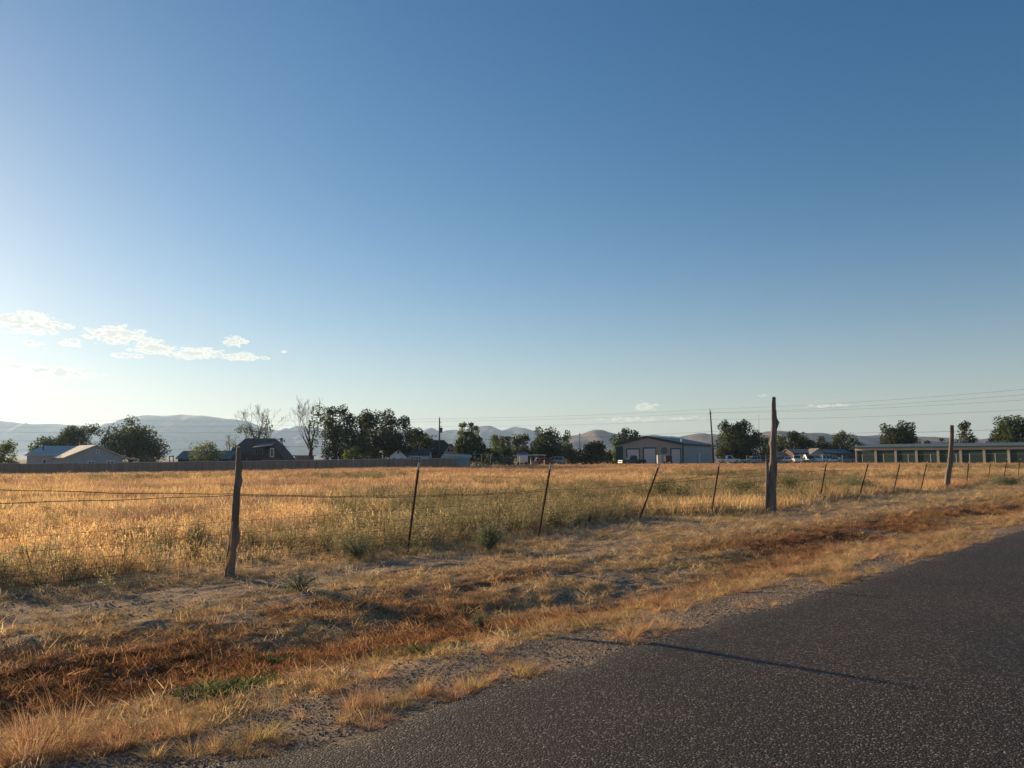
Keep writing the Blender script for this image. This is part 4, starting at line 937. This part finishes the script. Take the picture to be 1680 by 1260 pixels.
# a short weathered stub strapped to the tall post
bp, tpv = posts[5]
stb = MB(); stb.tube([(bp.x - .13, bp.y - .05, bp.z - .1), (bp.x - .09, bp.y - .06, bp.z + .9), (bp.x - .07, bp.y - .05, bp.z + 1.45), (bp.x - .09, bp.y - .03, bp.z + 1.95)], [.075, .065, .055, .018], 8); stb.build('timber_stub', M['old_wood'], fen, True)
def on_post(i, z):
    b, tv = (posts[i] if i >= 0 else {-1: (pl, pl + Vector((.1, 0, 1.75))), -2: (pl2, pl2 + Vector((0, 0, 1.6)))}[i])
    f = (z - b.z) / (tv.z - b.z); return b.lerp(tv, max(0, min(1, f))) - Vector((SN * 0 - CS * -.03, -.03, 0))
def strand(zs, name='barbed_wire', r=.0044, sag=.02, barbs=True, label=None):
    q = MB(); keys = sorted(zs)
    for a, c in zip(keys[:-1], keys[1:]):
        p0, p1 = on_post(a, zs[a]), on_post(c, zs[c]); L_ = (p1 - p0).length; n = max(6, int(L_ / .35)); pts_ = []
        for j in range(n + 1):
            f = j / n; w_ = p0.lerp(p1, f); w_.z -= sag * L_ / 4 * 4 * f * (1 - f) + (.006 * math.sin(j * 1.7) if barbs else 0); pts_.append(w_)
        q.tube(pts_, r, 4, False)
        if barbs and Vector(p0).y < 26:
            for j in range(int(L_ / .13)):
                f = (j + .5) / int(L_ / .13); c_ = p0.lerp(p1, f); c_.z -= sag * L_ * f * (1 - f)
                q.tube([c_ + Vector((0, 0, -.014)), c_ + Vector((.006, 0, .014))], .0022, 3, False)
    o = q.build(name, M['wire'], fen)
    if label: o['label'] = label
strand({-2: 1.45, -1: 1.36, 0: 1.08, 1: .93, 2: .90, 3: .88, 4: 1.14, 5: 1.30}, label='top barbed strand', sag=.03)
strand({-2: 1.2, -1: 1.12, 0: 1.06, 1: .90, 2: .86})
strand({3: .87, 4: 1.0, 5: 1.06}, sag=.03)
strand({5: 1.15, 6: 1.1, 7: 1.12, 8: 1.1, 9: 1.1, 10: 1.15, 11: 1.1, 12: 1.1, 13: 1.1, 14: 1.1}, sag=.01)
strand({5: .8, 6: .78, 7: .8, 8: .8, 9: .8, 10: .82, 11: .8, 12: .8, 13: .8, 14: .8}, sag=.015)
for zz in (-.02, .1, .22, .35, .5, .68):
    strand({-2: zz, -1: zz, 0: zz, 1: zz, 2: zz - .01, 3: zz, 4: zz, 5: zz}, 'woven_wire', .0021, .012, False)
q = MB(); pp = [pl2, pl] + [p_[0] for p_ in posts[:6]]
for a, c in zip(range(-2, 5), range(-1, 6)):
    L_ = (pp[c + 2] - pp[a + 2]).length; n = int(L_ / .3)
    for j in range(1, n):
        f = j / n; b0 = on_post(a, -.02).lerp(on_post(c, -.02), f); t0_ = on_post(a, .68).lerp(on_post(c, .68), f); sg_ = .012 * L_ * f * (1 - f)
        b0.z -= sg_; t0_.z -= sg_; q.tube([b0, t0_], .002, 3, False)
q.build('wire_stays', M['wire'], fen)
# twine and dry stalks at the first post
b, tv = posts[0]
q = MB()
for i in range(5):
    f = rr.uniform(.2, .45); s0 = b.lerp(tv, .03) + Vector((rr.uniform(-.35, .05), -.12, 0)); s1 = b.lerp(tv, f) + Vector((rr.uniform(-.02, .03), -.12, 0))
    q.tube([s0, s0.lerp(s1, .4) + Vector((.06, 0, -.02)), s1], .004, 4)
q.build('loose_twine', M['straw'], fen)

# ------------------------------------------------------------------ grass, weeds, gravel
lib = bpy.data.collections.new('plant_library')
def blade(mb, x, y, h, w, lean, az_, droop=.3, seg=3, z0=0):
    dx, dy = math.cos(az_), math.sin(az_); wx, wy = -dy, dx
    vs_ = []; 
    for i in range(seg):
        f = i / seg; l_ = lean * f + droop * f * f; z = h * (f - .25 * droop * f * f); ww = w * (1 - f * .7)
        vs_ += [(x + dx * l_ * h - wx * ww, y + dy * l_ * h - wy * ww, z0 + z), (x + dx * l_ * h + wx * ww, y + dy * l_ * h + wy * ww, z0 + z)]
    l_ = lean + droop; vs_.append((x + dx * l_ * h, y + dy * l_ * h, z0 + h * (1 - .25 * droop)))
    fs_ = [(2 * i, 2 * i + 1, 2 * i + 3, 2 * i + 2) for i in range(seg - 1)] + [(2 * seg - 2, 2 * seg - 1, 2 * seg)]
    mb.add(vs_, fs_)
    return vs_[-1]
def seedhead(mb, p, r, ln, n):
    for i in range(n):
        a_ = r.uniform(0, 6.28); f = i / n
        c_ = (p[0] + r.uniform(-.008, .008), p[1] + r.uniform(-.008, .008), p[2] - f * ln)
        w_ = .006 + .004 * r.random()
        mb.add([c_, (c_[0] + w_ * math.cos(a_), c_[1] + w_ * math.sin(a_), c_[2] + w_ * 1.8), (c_[0], c_[1], c_[2] + w_ * 3.6), (c_[0] - w_ * .5 * math.cos(a_), c_[1] - w_ * .5 * math.sin(a_), c_[2] + w_ * 1.8)], [(0, 1, 2, 3)])
def variants(kind, count):
    out_ = []
    for k_ in range(count):
        r = random.Random(100 + k_); mb = MB()
        if kind == 'tall':
            for i in range(26):
                a_ = r.uniform(0, 6.28); rr_ = .16 * math.sqrt(r.random())
                tip = blade(mb, rr_ * math.cos(a_), rr_ * math.sin(a_), r.uniform(.25, .5), .0022, r.uniform(0, .35), r.uniform(0, 6.28), r.uniform(.05, .5))
                if r.random() < .5: seedhead(mb, tip, r, .09, 9)
            for i in range(22):
                a_ = r.uniform(0, 6.28); rr_ = .15 * math.sqrt(r.random()); blade(mb, rr_ * math.cos(a_), rr_ * math.sin(a_), r.uniform(.08, .24), .004, r.uniform(.1, .8), r.uniform(0, 6.28), r.uniform(.2, .9))
        elif kind == 'far':
            for i in range(46):
                a_ = r.uniform(0, 6.28); rr_ = .42 * math.sqrt(r.random()); blade(mb, rr_ * math.cos(a_), rr_ * math.sin(a_), r.uniform(.15, .42), .011, r.uniform(0, .5), r.uniform(0, 6.28), r.uniform(.1, .6), 2)
        elif kind == 'short':
            for i in range(38):
                a_ = r.uniform(0, 6.28); rr_ = .11 * math.sqrt(r.random()); blade(mb, rr_ * math.cos(a_), rr_ * math.sin(a_), r.uniform(.022, .058), .0026, r.uniform(.4, 2.4), r.uniform(0, 6.28), r.uniform(.2, 1.4), 2)
        elif kind == 'tuft':
            for i in range(90):
                a_ = r.uniform(0, 6.28); rr_ = .06 * math.sqrt(r.random()); ld = a_ + r.uniform(-.6, .6)
                tip = blade(mb, rr_ * math.cos(a_), rr_ * math.sin(a_), r.uniform(.05, .19), .0019, r.uniform(.2, 1.4), ld, r.uniform(.2, .9), 3)
        elif kind == 'weed':
            for i in range(9):
                a_ = r.uniform(0, 6.28); d = Vector((math.cos(a_) * r.uniform(.1, .6), math.sin(a_) * r.uniform(.1, .6), 1)).normalized(); L_ = r.uniform(.25, .5)
                mb.tube([(0, 0, 0), d * L_ * .5, d * L_ + Vector((0, 0, .03))], .0025, 3, False)
                for j in range(26):
                    f = r.uniform(.15, 1.05); c_ = d * L_ * f + Vector((r.uniform(-.07, .07), r.uniform(-.07, .07), r.uniform(-.03, .05))); u_ = Vector((r.uniform(-1, 1), r.uniform(-1, 1), r.uniform(-.2, 1))).normalized() * r.uniform(.012, .026); w_ = u_.cross(Vector((r.uniform(-1, 1), r.uniform(-1, 1), r.uniform(-1, 1)))).normalized() * .005
                    mb.add([c_ - u_, c_ + w_, c_ + u_, c_ - w_], [(0, 1, 2, 3)])
        elif kind == 'broad':
            for i in range(22):
                a_ = r.uniform(0, 6.28); blade(mb, .05 * math.cos(a_), .05 * math.sin(a_), r.uniform(.04, .11), .011, r.uniform(.3, 1.6), a_ + r.uniform(-1, 1), r.uniform(.2, 1), 3)
        elif kind == 'stone':
            import bmesh
            bm = bmesh.new(); bmesh.ops.create_icosphere(bm, subdivisions=1, radius=1)
            sx_, sy_, sz_ = r.uniform(.7, 1.2), r.uniform(.6, 1), r.uniform(.4, .8)
            for v_ in bm.verts: v_.co = Vector((v_.co.x * sx_ * r.uniform(.8, 1.2), v_.co.y * sy_ * r.uniform(.8, 1.2), v_.co.z * sz_ * r.uniform(.8, 1.2)))
            mb.add([tuple(v_.co) for v_ in bm.verts], [tuple(v_.index for v_ in f_.verts) for f_ in bm.faces]); bm.free()
        me = bpy.data.meshes.new(kind); me.from_pydata(mb.v, [], mb.f); me.update(); me.materials.append(M['stone_i'] if kind == 'stone' else M['blade'])
        out_.append(me)
    return out_
ms_, t = new_mat('stone_chip'); out = nn(t, 'ShaderNodeOutputMaterial'); p = nn(t, 'ShaderNodeBsdfPrincipled'); t.links.new(p.outputs[0], out.inputs[0]); p.inputs['Roughness'].default_value = .8
a = nn(t, 'ShaderNodeAttribute'); a.attribute_type = 'INSTANCER'; a.attribute_name = 'tint'; t.links.new(a.outputs['Color'], p.inputs['Base Color'])
M['stone_i'] = ms_
def scatter(name, label, cat, kind, count, P, scl, tint, tilt=.15):
    n = len(P); col_ = bpy.data.collections.new(name + '_kinds')
    for i, me in enumerate(variants(kind, count)):
        o = bpy.data.objects.new('%s_kind_%02d' % (name, i), me); col_.objects.link(o)
    me = bpy.data.meshes.new(name); me.vertices.add(n); me.vertices.foreach_set('co', P.astype(np.float32).ravel())
    rot = np.stack([rng.normal(0, tilt, n), rng.normal(0, tilt, n), rng.uniform(0, 6.28, n)], -1)
    for nm, ty, key, dat in (('rot', 'FLOAT_VECTOR', 'vector', rot), ('scl', 'FLOAT_VECTOR', 'vector', scl if scl.ndim == 2 else np.repeat(scl[:, None], 3, 1)), ('tint', 'FLOAT_COLOR', 'color', np.concatenate([tint, np.ones((n, 1))], 1))):
        at_ = me.attributes.new(nm, ty, 'POINT'); at_.data.foreach_set(key, dat.astype(np.float32).ravel())
    at_ = me.attributes.new('idx', 'INT', 'POINT'); at_.data.foreach_set('value', rng.integers(0, count, n).astype(np.int32))
    o = bpy.data.objects.new(name, me); C.objects.link(o); tag(o, label, cat, kind='stuff')
    g = bpy.data.node_groups.new(name, 'GeometryNodeTree')
    g.interface.new_socket('Geometry', in_out='INPUT', socket_type='NodeSocketGeometry'); g.interface.new_socket('Geometry', in_out='OUTPUT', socket_type='NodeSocketGeometry')
    gi, go_ = g.nodes.new('NodeGroupInput'), g.nodes.new('NodeGroupOutput'); ip = g.nodes.new('GeometryNodeInstanceOnPoints'); ci = g.nodes.new('GeometryNodeCollectionInfo')
    ci.inputs['Collection'].default_value = col_; ci.inputs['Separate Children'].default_value = True; ci.inputs['Reset Children'].default_value = True
    def na_(nm, ty): q = g.nodes.new('GeometryNodeInputNamedAttribute'); q.data_type = ty; q.inputs['Name'].default_value = nm; return q.outputs[0]
    g.links.new(gi.outputs[0], ip.inputs['Points']); g.links.new(ci.outputs[0], ip.inputs['Instance']); ip.inputs['Pick Instance'].default_value = True
    g.links.new(na_('idx', 'INT'), ip.inputs['Instance Index']); g.links.new(na_('rot', 'FLOAT_VECTOR'), ip.inputs['Rotation']); g.links.new(na_('scl', 'FLOAT_VECTOR'), ip.inputs['Scale'])
    g.links.new(ip.outputs[0], go_.inputs[0])
    md = o.modifiers.new('scatter', 'NODES'); md.node_group = g
    return o
def wedge(Y0, Y1, dens, margin=.78):
    A_ = margin * (Y1 ** 2 - Y0 ** 2) + 8 * (Y1 - Y0); n = int(A_ * dens)
    Y = np.sqrt(rng.uniform(Y0 ** 2, Y1 ** 2, n)); Xx = rng.uniform(-1, 1, n) * (margin * Y + 4); return Xx, Y
def y_end(x, y):                   # far edge of the field
    a_ = x / y; px = 840 + a_ * 1276
    return np.interp(px, [-400, 0, 400, 750, 900, 1100, 1260, 1450, 1680, 2000], [86, 95, 109, 124, 138, 136, 156, 136, 117, 100])
def pick(weights, cols, n):
    c_ = np.array(cols); i = rng.choice(len(cols), n, p=np.array(weights) / sum(weights)); return c_[i]
def jitter(c, a=.15): return np.clip(c * (1 + rng.normal(0, a, (len(c), 1))), 0.005, 1)
GOLD = [(.82, .56, .27), (.86, .62, .33), (.70, .43, .19), (.62, .46, .30)]
def field_pts(Y0, Y1, dens):
    x, y = wedge(Y0, Y1, dens); s, t, fm, gr, ru, rd = grass_zone(x, y)
    k_ = (fm > rng.random(len(x))) & (y < y_end(x, y) - .5); return x[k_], y[k_], gr[k_], rd[k_]
def field_tint(x, y, gr, rd):
    n = len(x); c_ = pick([3, 2, 2, 2], GOLD, n)
    g_ = smooth(gr, .58, .74)[:, None] * .55; c_ = c_ * (1 - g_) + np.array((.56, .43, .23)) * g_
    r_ = (smooth(rd, .45, .6) * smooth(y, 18, 60))[:, None] * .65; c_ = c_ * (1 - r_) + np.array((.60, .34, .20)) * r_
    pt = smooth(fbm(x * .6, y, .35, 4, 131), .48, .64)[:, None] * .6; c_ = c_ * (1 - pt) + np.array((.34, .22, .17)) * pt
    return jitter(c_, .18)
# near field grass
x, y, gr, rd = field_pts(6.5, 24, 34); k_ = rng.random(len(x)) > np.maximum(smooth(gr, .60, .74) * .75, smooth(fbm(x, y, .8, 3, 201), .5, .68) * .75); x, y, gr, rd = x[k_], y[k_], gr[k_], rd[k_]
hmul = (.25 + 1.5 * fbm(x, y, .6, 4, 141)) * (.35 + .65 * smooth(st(x, y)[1] - fence_t(st(x, y)[0]), 0, 2.6)) * .82
hf = rng.uniform(.75, 1.15, len(x)) * hmul
scatter('dry_grass', 'tall golden dry grass standing in the field behind the wire fence', 'grass', 'tall', 9, np.stack([x, y, terrain(x, y) - .01], -1), np.stack([hf * 1.05, hf * 1.05, hf * .95], -1), field_tint(x, y, gr, rd))
x, y, gr, rd = field_pts(24, 55, 9); k_ = rng.random(len(x)) > smooth(gr, .60, .74) * .6; x, y, gr, rd = x[k_], y[k_], gr[k_], rd[k_]
hf = rng.uniform(.75, 1.15, len(x)) * (.7 + .75 * fbm(x, y, .5, 3, 141))
x2, y2, gr2, rd2 = field_pts(55, 160, 2.6)
hf2 = rng.uniform(.7, 1.1, len(x2)) * (.45 + .75 * fbm(x2 * .4, y2, .2, 3, 151))
P_ = np.concatenate([np.stack([x, y, terrain(x, y)], -1), np.stack([x2, y2, terrain(x2, y2)], -1)])
S_ = np.concatenate([np.stack([hf, hf, hf], -1), np.stack([hf2 * 1.6, hf2 * 1.6, hf2 * .9], -1)])
scatter('distant_dry_grass', 'golden and rust-coloured dry grass filling the far part of the field', 'grass', 'far', 7, P_, S_, np.concatenate([field_tint(x, y, gr, rd), field_tint(x2, y2, gr2, rd2)]))
# green-grey weeds
x, y, gr, rd = field_pts(7, 26, 16); k_ = rng.random(len(x)) < smooth(gr, .58, .74) * .9 + .02; x, y = x[k_], y[k_]
x2, y2, gr2, rd2 = field_pts(26, 90, 2.6); k_ = rng.random(len(x2)) < smooth(gr2, .60, .76); x2, y2 = x2[k_], y2[k_]
sc1 = rng.uniform(.7, 1.25, len(x)); sc2 = rng.uniform(.9, 1.5, len(x2))
P_ = np.concatenate([np.stack([x, y, terrain(x, y)], -1), np.stack([x2, y2, terrain(x2, y2)], -1)]); n = len(P_)
S_ = np.concatenate([np.repeat(sc1[:, None], 3, 1), np.stack([sc2 * 1.6, sc2 * 1.6, sc2], -1)])
scatter('green_weeds', 'grey-green leafy weeds growing in patches among the dry grass', 'weeds', 'weed', 6, P_, S_, jitter(pick([3, 2, 1], [(.36, .31, .17), (.46, .38, .23), (.25, .23, .12)], n), .2))
# mown verge
def verge(t0, t1, s0, s1, dens0):
    n = int((t1 - t0) * (s1 - s0) * dens0); s = s0 + (s1 - s0) * rng.random(n) ** 1.5; t = rng.uniform(t0, t1, n); x, y = xy(s, t); return x, y, s, t
v1 = verge(4.7, 13.5, -3, 62, 66); v2 = verge(5.0, 12.0, -2, 15, 75); n1_ = len(v1[0]); x, y, s, t = (np.concatenate([a_, b_]) for a_, b_ in zip(v1, v2)); small = np.arange(len(x)) >= n1_
k_ = rng.random(len(x)) < smooth(fbm(s * .5, t, .9, 4, 91) * .6 + fbm(s, t, 2.2, 3, 161) * .4, .36, .56) * .95 + .04
k_ &= (t < fence_t(s) + .5); k_ &= (t > 4.65 + .9 * fbm(s, t, 1.2, 3, 81) * .6)
for mxx, myy, h, r_ in MW: k_ &= ~((((x - mxx) ** 2 + (y - myy) ** 2) < (r_ * .8) ** 2) & (rng.random(len(x)) < .85))
x, y, s, t, small = x[k_], y[k_], s[k_], t[k_], small[k_]; n = len(x)
ru = fbm(s * .35, t, .55, 4, 61, .6)
c_ = pick([3, 3, 2, 1], [(.64, .45, .23), (.54, .36, .18), (.70, .54, .34), (.44, .33, .25)], n)
w_ = (smooth(ru, .34, .56) * smooth(t, 5.3, 6.0) * (1 - smooth(t, 7.3, 9.0)) * (1 - .2 * smooth(s, 14, 40)))[:, None] * .85
gw = (smooth(t, 8.0, 10.0) * smooth(fbm(s, t, .7, 3, 191), .4, .6))[:, None] * .75; c_ = c_ * (1 - gw) + np.array((.46, .37, .28)) * gw; c_ = c_ * (1 - w_) + np.array((.42, .20, .095)) * w_
sc_ = rng.uniform(.7, 1.3, n) * (1 + smooth(s, 10, 50) * .8) * np.where(small, .6, 1.0)
scatter('mown_verge_grass', 'short ochre and rust-brown cut grass over the ditch and verge', 'grass', 'short', 8, np.stack([x, y, terrain(x, y) - .004], -1), sc_, jitter(c_, .22), .3)
# tufts along the asphalt edge
x, y, s, t = verge(4.0, 5.7, -2, 60, 30)
dn = fbm(s, t, .95, 3, 171, .6); k_ = (rng.random(len(x)) < .06 + smooth(dn + .12 * smooth(s, 7, 18) - .10 * (1 - smooth(s, 4, 9)), .52, .66)) & (t > 4.02 + (fbm(s, 0 * s, 1.5, 5, 101, .7) - .5) * .42)
x, y, s, t = x[k_], y[k_], s[k_], t[k_]; n = len(x)
scatter('roadside_tufts', 'pale yellow grass tufts along the broken asphalt edge', 'grass', 'tuft', 7, np.stack([x, y, terrain(x, y) - .005], -1), rng.uniform(.35, .95, n) * (1 + .3 * smooth(s, 10, 40)), jitter(pick([3, 2, 1, 1], [(.62, .44, .22), (.66, .42, .24), (.48, .38, .18), (.56, .33, .2)], n), .15), .15)
# little green patches
gp = []
for px_, py_, rr_, n_ in ((690, 1077, .16, 42), (345, 1146, .2, 26), (455, 1078, .1, 9), (395, 1132, .14, 14)):
    gx_, gy_ = gpx(px_, py_, -.2); gp.append(np.stack([gx_ + rng.normal(0, rr_, n_), gy_ + rng.normal(0, rr_ * .45, n_)], -1))
gp = np.concatenate(gp); n = len(gp)
scatter('green_ground_cover', 'low fresh green leaves in small patches beside the ditch', 'ground cover', 'broad', 5, np.stack([gp[:, 0], gp[:, 1], terrain(gp[:, 0], gp[:, 1])], -1), rng.uniform(.4, .9, n), jitter(pick([1, 1], [(.12, .17, .06), (.19, .22, .10)], n), .2))
# gravel on the shoulder
x, y, s, t = verge(3.88, 5.9, -2, 24, 900)
k_ = rng.random(len(x)) < (1 - smooth(t, 4.65, 5.5)) * smooth(t, 3.85, 4.15) * (1 - smooth(s, 12, 24) * .6)
x, y, s, t = x[k_], y[k_], s[k_], t[k_]; n = len(x)
edge = (fbm(s, 0 * s, 1.5, 5, 101, .7) - .5) * .42 + 4.0
zz = np.where(t < edge, .0, terrain(x, y))
scatter('gravel', 'loose grey gravel between the asphalt and the verge', 'gravel', 'stone', 6, np.stack([x, y, zz + .002], -1), rng.uniform(.25, 1, n) ** 2 * .0095 + .0025, jitter(pick([4, 2, 1], [(.17, .135, .115), (.28, .225, .18), (.42, .34, .27)], n), .25), 1.0)

x, y, s, t = verge(5.2, 12.5, -2, 26, 70)
k_ = (rng.random(len(x)) < smooth(fbm(s * .6, t, 1.1, 3, 211), .42, .6)) & (t < fence_t(s) + .8); x, y, t = x[k_], y[k_], t[k_]; n = len(x)
scatter('dirt_clods', 'small brown clods and stones lying on the rough verge', 'clods', 'stone', 6, np.stack([x, y, terrain(x, y)], -1), rng.uniform(.2, 1, n) ** 3 * .024 + .004, jitter(pick([4, 2, 1], [(.30, .21, .14), (.38, .28, .19), (.24, .2, .17)], n), .25), 1.0)

# ------------------------------------------------------------------ single plants and stones
def sage(label, px, py, r, h, n, mat='leaf_sage', zb=-.15, lf_=.02, name='weed_bush'):
    x0, y0 = gpx(px, py, zb); z0 = gz(x0, y0); o = thing(name, label, 'bush', (x0, y0, z0), 'weed bushes along the wire fence'); rl = random.Random(int(px))
    stm = MB(); lv = MB()
    for i in range(max(14, n // 60)):
        a_ = rl.uniform(0, 6.28); q = rl.random() ** .6; d = Vector((math.cos(a_) * q * r, math.sin(a_) * q * r, h * math.sqrt(max(.1, 1 - q * q * .75)) * rl.uniform(.7, 1.05)))
        b0 = Vector((x0, y0, z0)); stm.tube([b0, b0 + d * .5 + Vector((0, 0, .04)), b0 + d], [.006, .004, .002], 3, False)
        for j in range(60):
            f = rl.uniform(.2, 1.03); sp_ = .12 * r; c_ = b0 + d * f + Vector((rl.gauss(0, sp_), rl.gauss(0, sp_), rl.gauss(0, sp_ * .7)))
            u_ = Vector((rl.uniform(-1, 1), rl.uniform(-1, 1), rl.uniform(-.3, 1))).normalized() * lf_ * rl.uniform(.6, 1.3); w2 = u_.cross(Vector((rl.uniform(-1, 1), rl.uniform(-1, 1), rl.uniform(-1, 1)))).normalized() * lf_ * .28
            lv.add([c_ - u_, c_ + w2, c_ + u_, c_ - w2], [(0, 1, 2, 3)])
    stm.build('stems', M['bark'], o); lv.build('foliage', M[mat], o)
sage('round grey-green weed bush between the first and second steel posts', 803, 905, .34, .5, 3600)
sage('pale sparse weed bush on the verge right of the nearest post', 492, 975, .3, .3, 1500, lf_=.014)
sage('dark weed bush just right of the tall wooden post', 1295, 812, .8, .85, 4200, 'leaf_mid', lf_=.04)
sage('low spreading weed bush left of the tall wooden post', 1218, 814, 1.3, .65, 4800, 'leaf_mid', lf_=.045)
sage('low spreading weed bush right of the fourth steel post', 1400, 808, 1.4, .75, 4800, 'leaf_sage', lf_=.05)
sage('feathery dark weed bush left of the leaning fourth steel post', 1085, 822, .6, .9, 3000, 'leaf_mid', lf_=.035)
sage('small dark weed bush just right of the third steel post', 1118, 826, .45, .65, 1800, 'leaf_mid', lf_=.035)
sage('grey-green weed bush at the foot of the far right steel posts', 1652, 800, 1.1, .7, 3000, 'leaf_sage', lf_=.05)
sage('grey-green weed bush in the field left of the nearest post', 228, 893, .45, .45, 2400, lf_=.02)
sage('tall thin weed bush in the field just left of the nearest post', 322, 905, .35, .6, 2000, lf_=.02)
sage('grey-green weed bush right of the nearest post near the first steel post', 590, 920, .4, .45, 2400, lf_=.018)
sage('small blue-green weed in the ditch below the second steel post', 790, 1045, .14, .16, 900, 'leaf_sage', -.3, .012)
def big_tuft(label, px, py, zb, r, h, n, mat):
    x0, y0 = gpx(px, py, zb); z0 = gz(x0, y0); q = MB(); rl = random.Random(int(px + py))
    for i in range(n):
        a_ = rl.uniform(0, 6.28); r_ = r * .45 * math.sqrt(rl.random()); blade(q, x0 + r_ * math.cos(a_), y0 + r_ * math.sin(a_), rl.uniform(.45, 1) * h, .0016, rl.uniform(.1, .9), a_ + rl.uniform(-.7, .7), rl.uniform(.2, .9), 4, z0 - .01)
    o = q.build('grass_tuft', M[mat]); tag(o, label, 'grass tuft', 'single grass tufts by the road')
big_tuft('large feathery pinkish grass tuft in the bottom left corner', 50, 1235, -.08, .28, .34, 620, 'straw_pink')
big_tuft('low feathery grass tuft right of the corner tuft', 190, 1222, -.08, .22, .20, 420, 'straw_pink')
big_tuft('soft straw-coloured tuft by the asphalt at the lower left', 300, 1200, -.08, .2, .17, 320, 'straw')
big_tuft('long-bladed dry tuft leaning over the dark ditch at the left', 110, 1215, -.1, .16, .5, 60, 'straw')
big_tuft('sandy grass tuft on the gravel left of the asphalt tip', 545, 1125, -.06, .15, .14, 260, 'straw')
big_tuft('upright reddish tuft on the bank right of the rust-brown ditch', 1085, 985, -.1, .26, .26, 420, 'straw_pink')
big_tuft('upright reddish tuft further along the bank toward the right', 1290, 915, -.1, .3, .3, 420, 'straw_pink')
big_tuft('upright reddish tuft highest on the right bank', 1370, 898, -.1, .3, .34, 420, 'straw_pink')
def rock(label, px, py, zb, r):
    import bmesh
    x0, y0 = gpx(px, py, zb); z0 = gz(x0, y0); bm = bmesh.new(); bmesh.ops.create_icosphere(bm, subdivisions=3, radius=r); rl = random.Random(int(px))
    q = [rl.uniform(0, 9) for _ in range(3)]
    for v_ in bm.verts:
        n_ = v_.co.normalized(); d_ = 1 + .35 * (float(fbm(n_.x * 1.5 + q[0], n_.y * 1.5 + n_.z * 2 + q[1], 1.3, 3, 7)) - .5) * 2
        v_.co = Vector((n_.x * r * d_ * 1.2, n_.y * r * d_, n_.z * r * d_ * .65))
    me = bpy.data.meshes.new('rock'); bm.to_mesh(me); bm.free(); me.materials.append(M['rock']); me.polygons.foreach_set('use_smooth', [True] * len(me.polygons))
    o = bpy.data.objects.new('rock', me); C.objects.link(o); o.location = (x0, y0, z0 + r * .2); o.rotation_euler = (0, 0, rl.uniform(0, 6)); tag(o, label, 'rock', 'rocks on the verge')
rock('pale rock lying on the verge at the left', 242, 1086, -.15, .03)
rock('brownish flat rock below the pale rock at the left', 212, 1110, -.18, .04)
rock('grey rock at the left end of the ditch', 190, 1165, -.2, .045)
rock('small stone on the far verge right of the upright reddish tufts', 1418, 873, -.15, .06)
rock('small round stone between the two dirt mounds', 318, 1022, -.1, .035)

# ------------------------------------------------------------------ haze
hz, t = new_mat('haze_air'); out = nn(t, 'ShaderNodeOutputMaterial'); pv = nn(t, 'ShaderNodeVolumePrincipled')
pv.inputs['Color'].default_value = (.44, .65, 1.0, 1); pv.inputs['Density'].default_value = 1.35e-4; pv.inputs['Anisotropy'].default_value = .4
t.links.new(pv.outputs[0], out.inputs['Volume'])
q = MB(); q.box(-5600, 6300, -4700, 6800, -4, 262)
ho = q.build('haze', hz); ho['kind'] = 'stuff'; ho['label'] = 'thin bluish haze over the plain'; ho['category'] = 'haze'
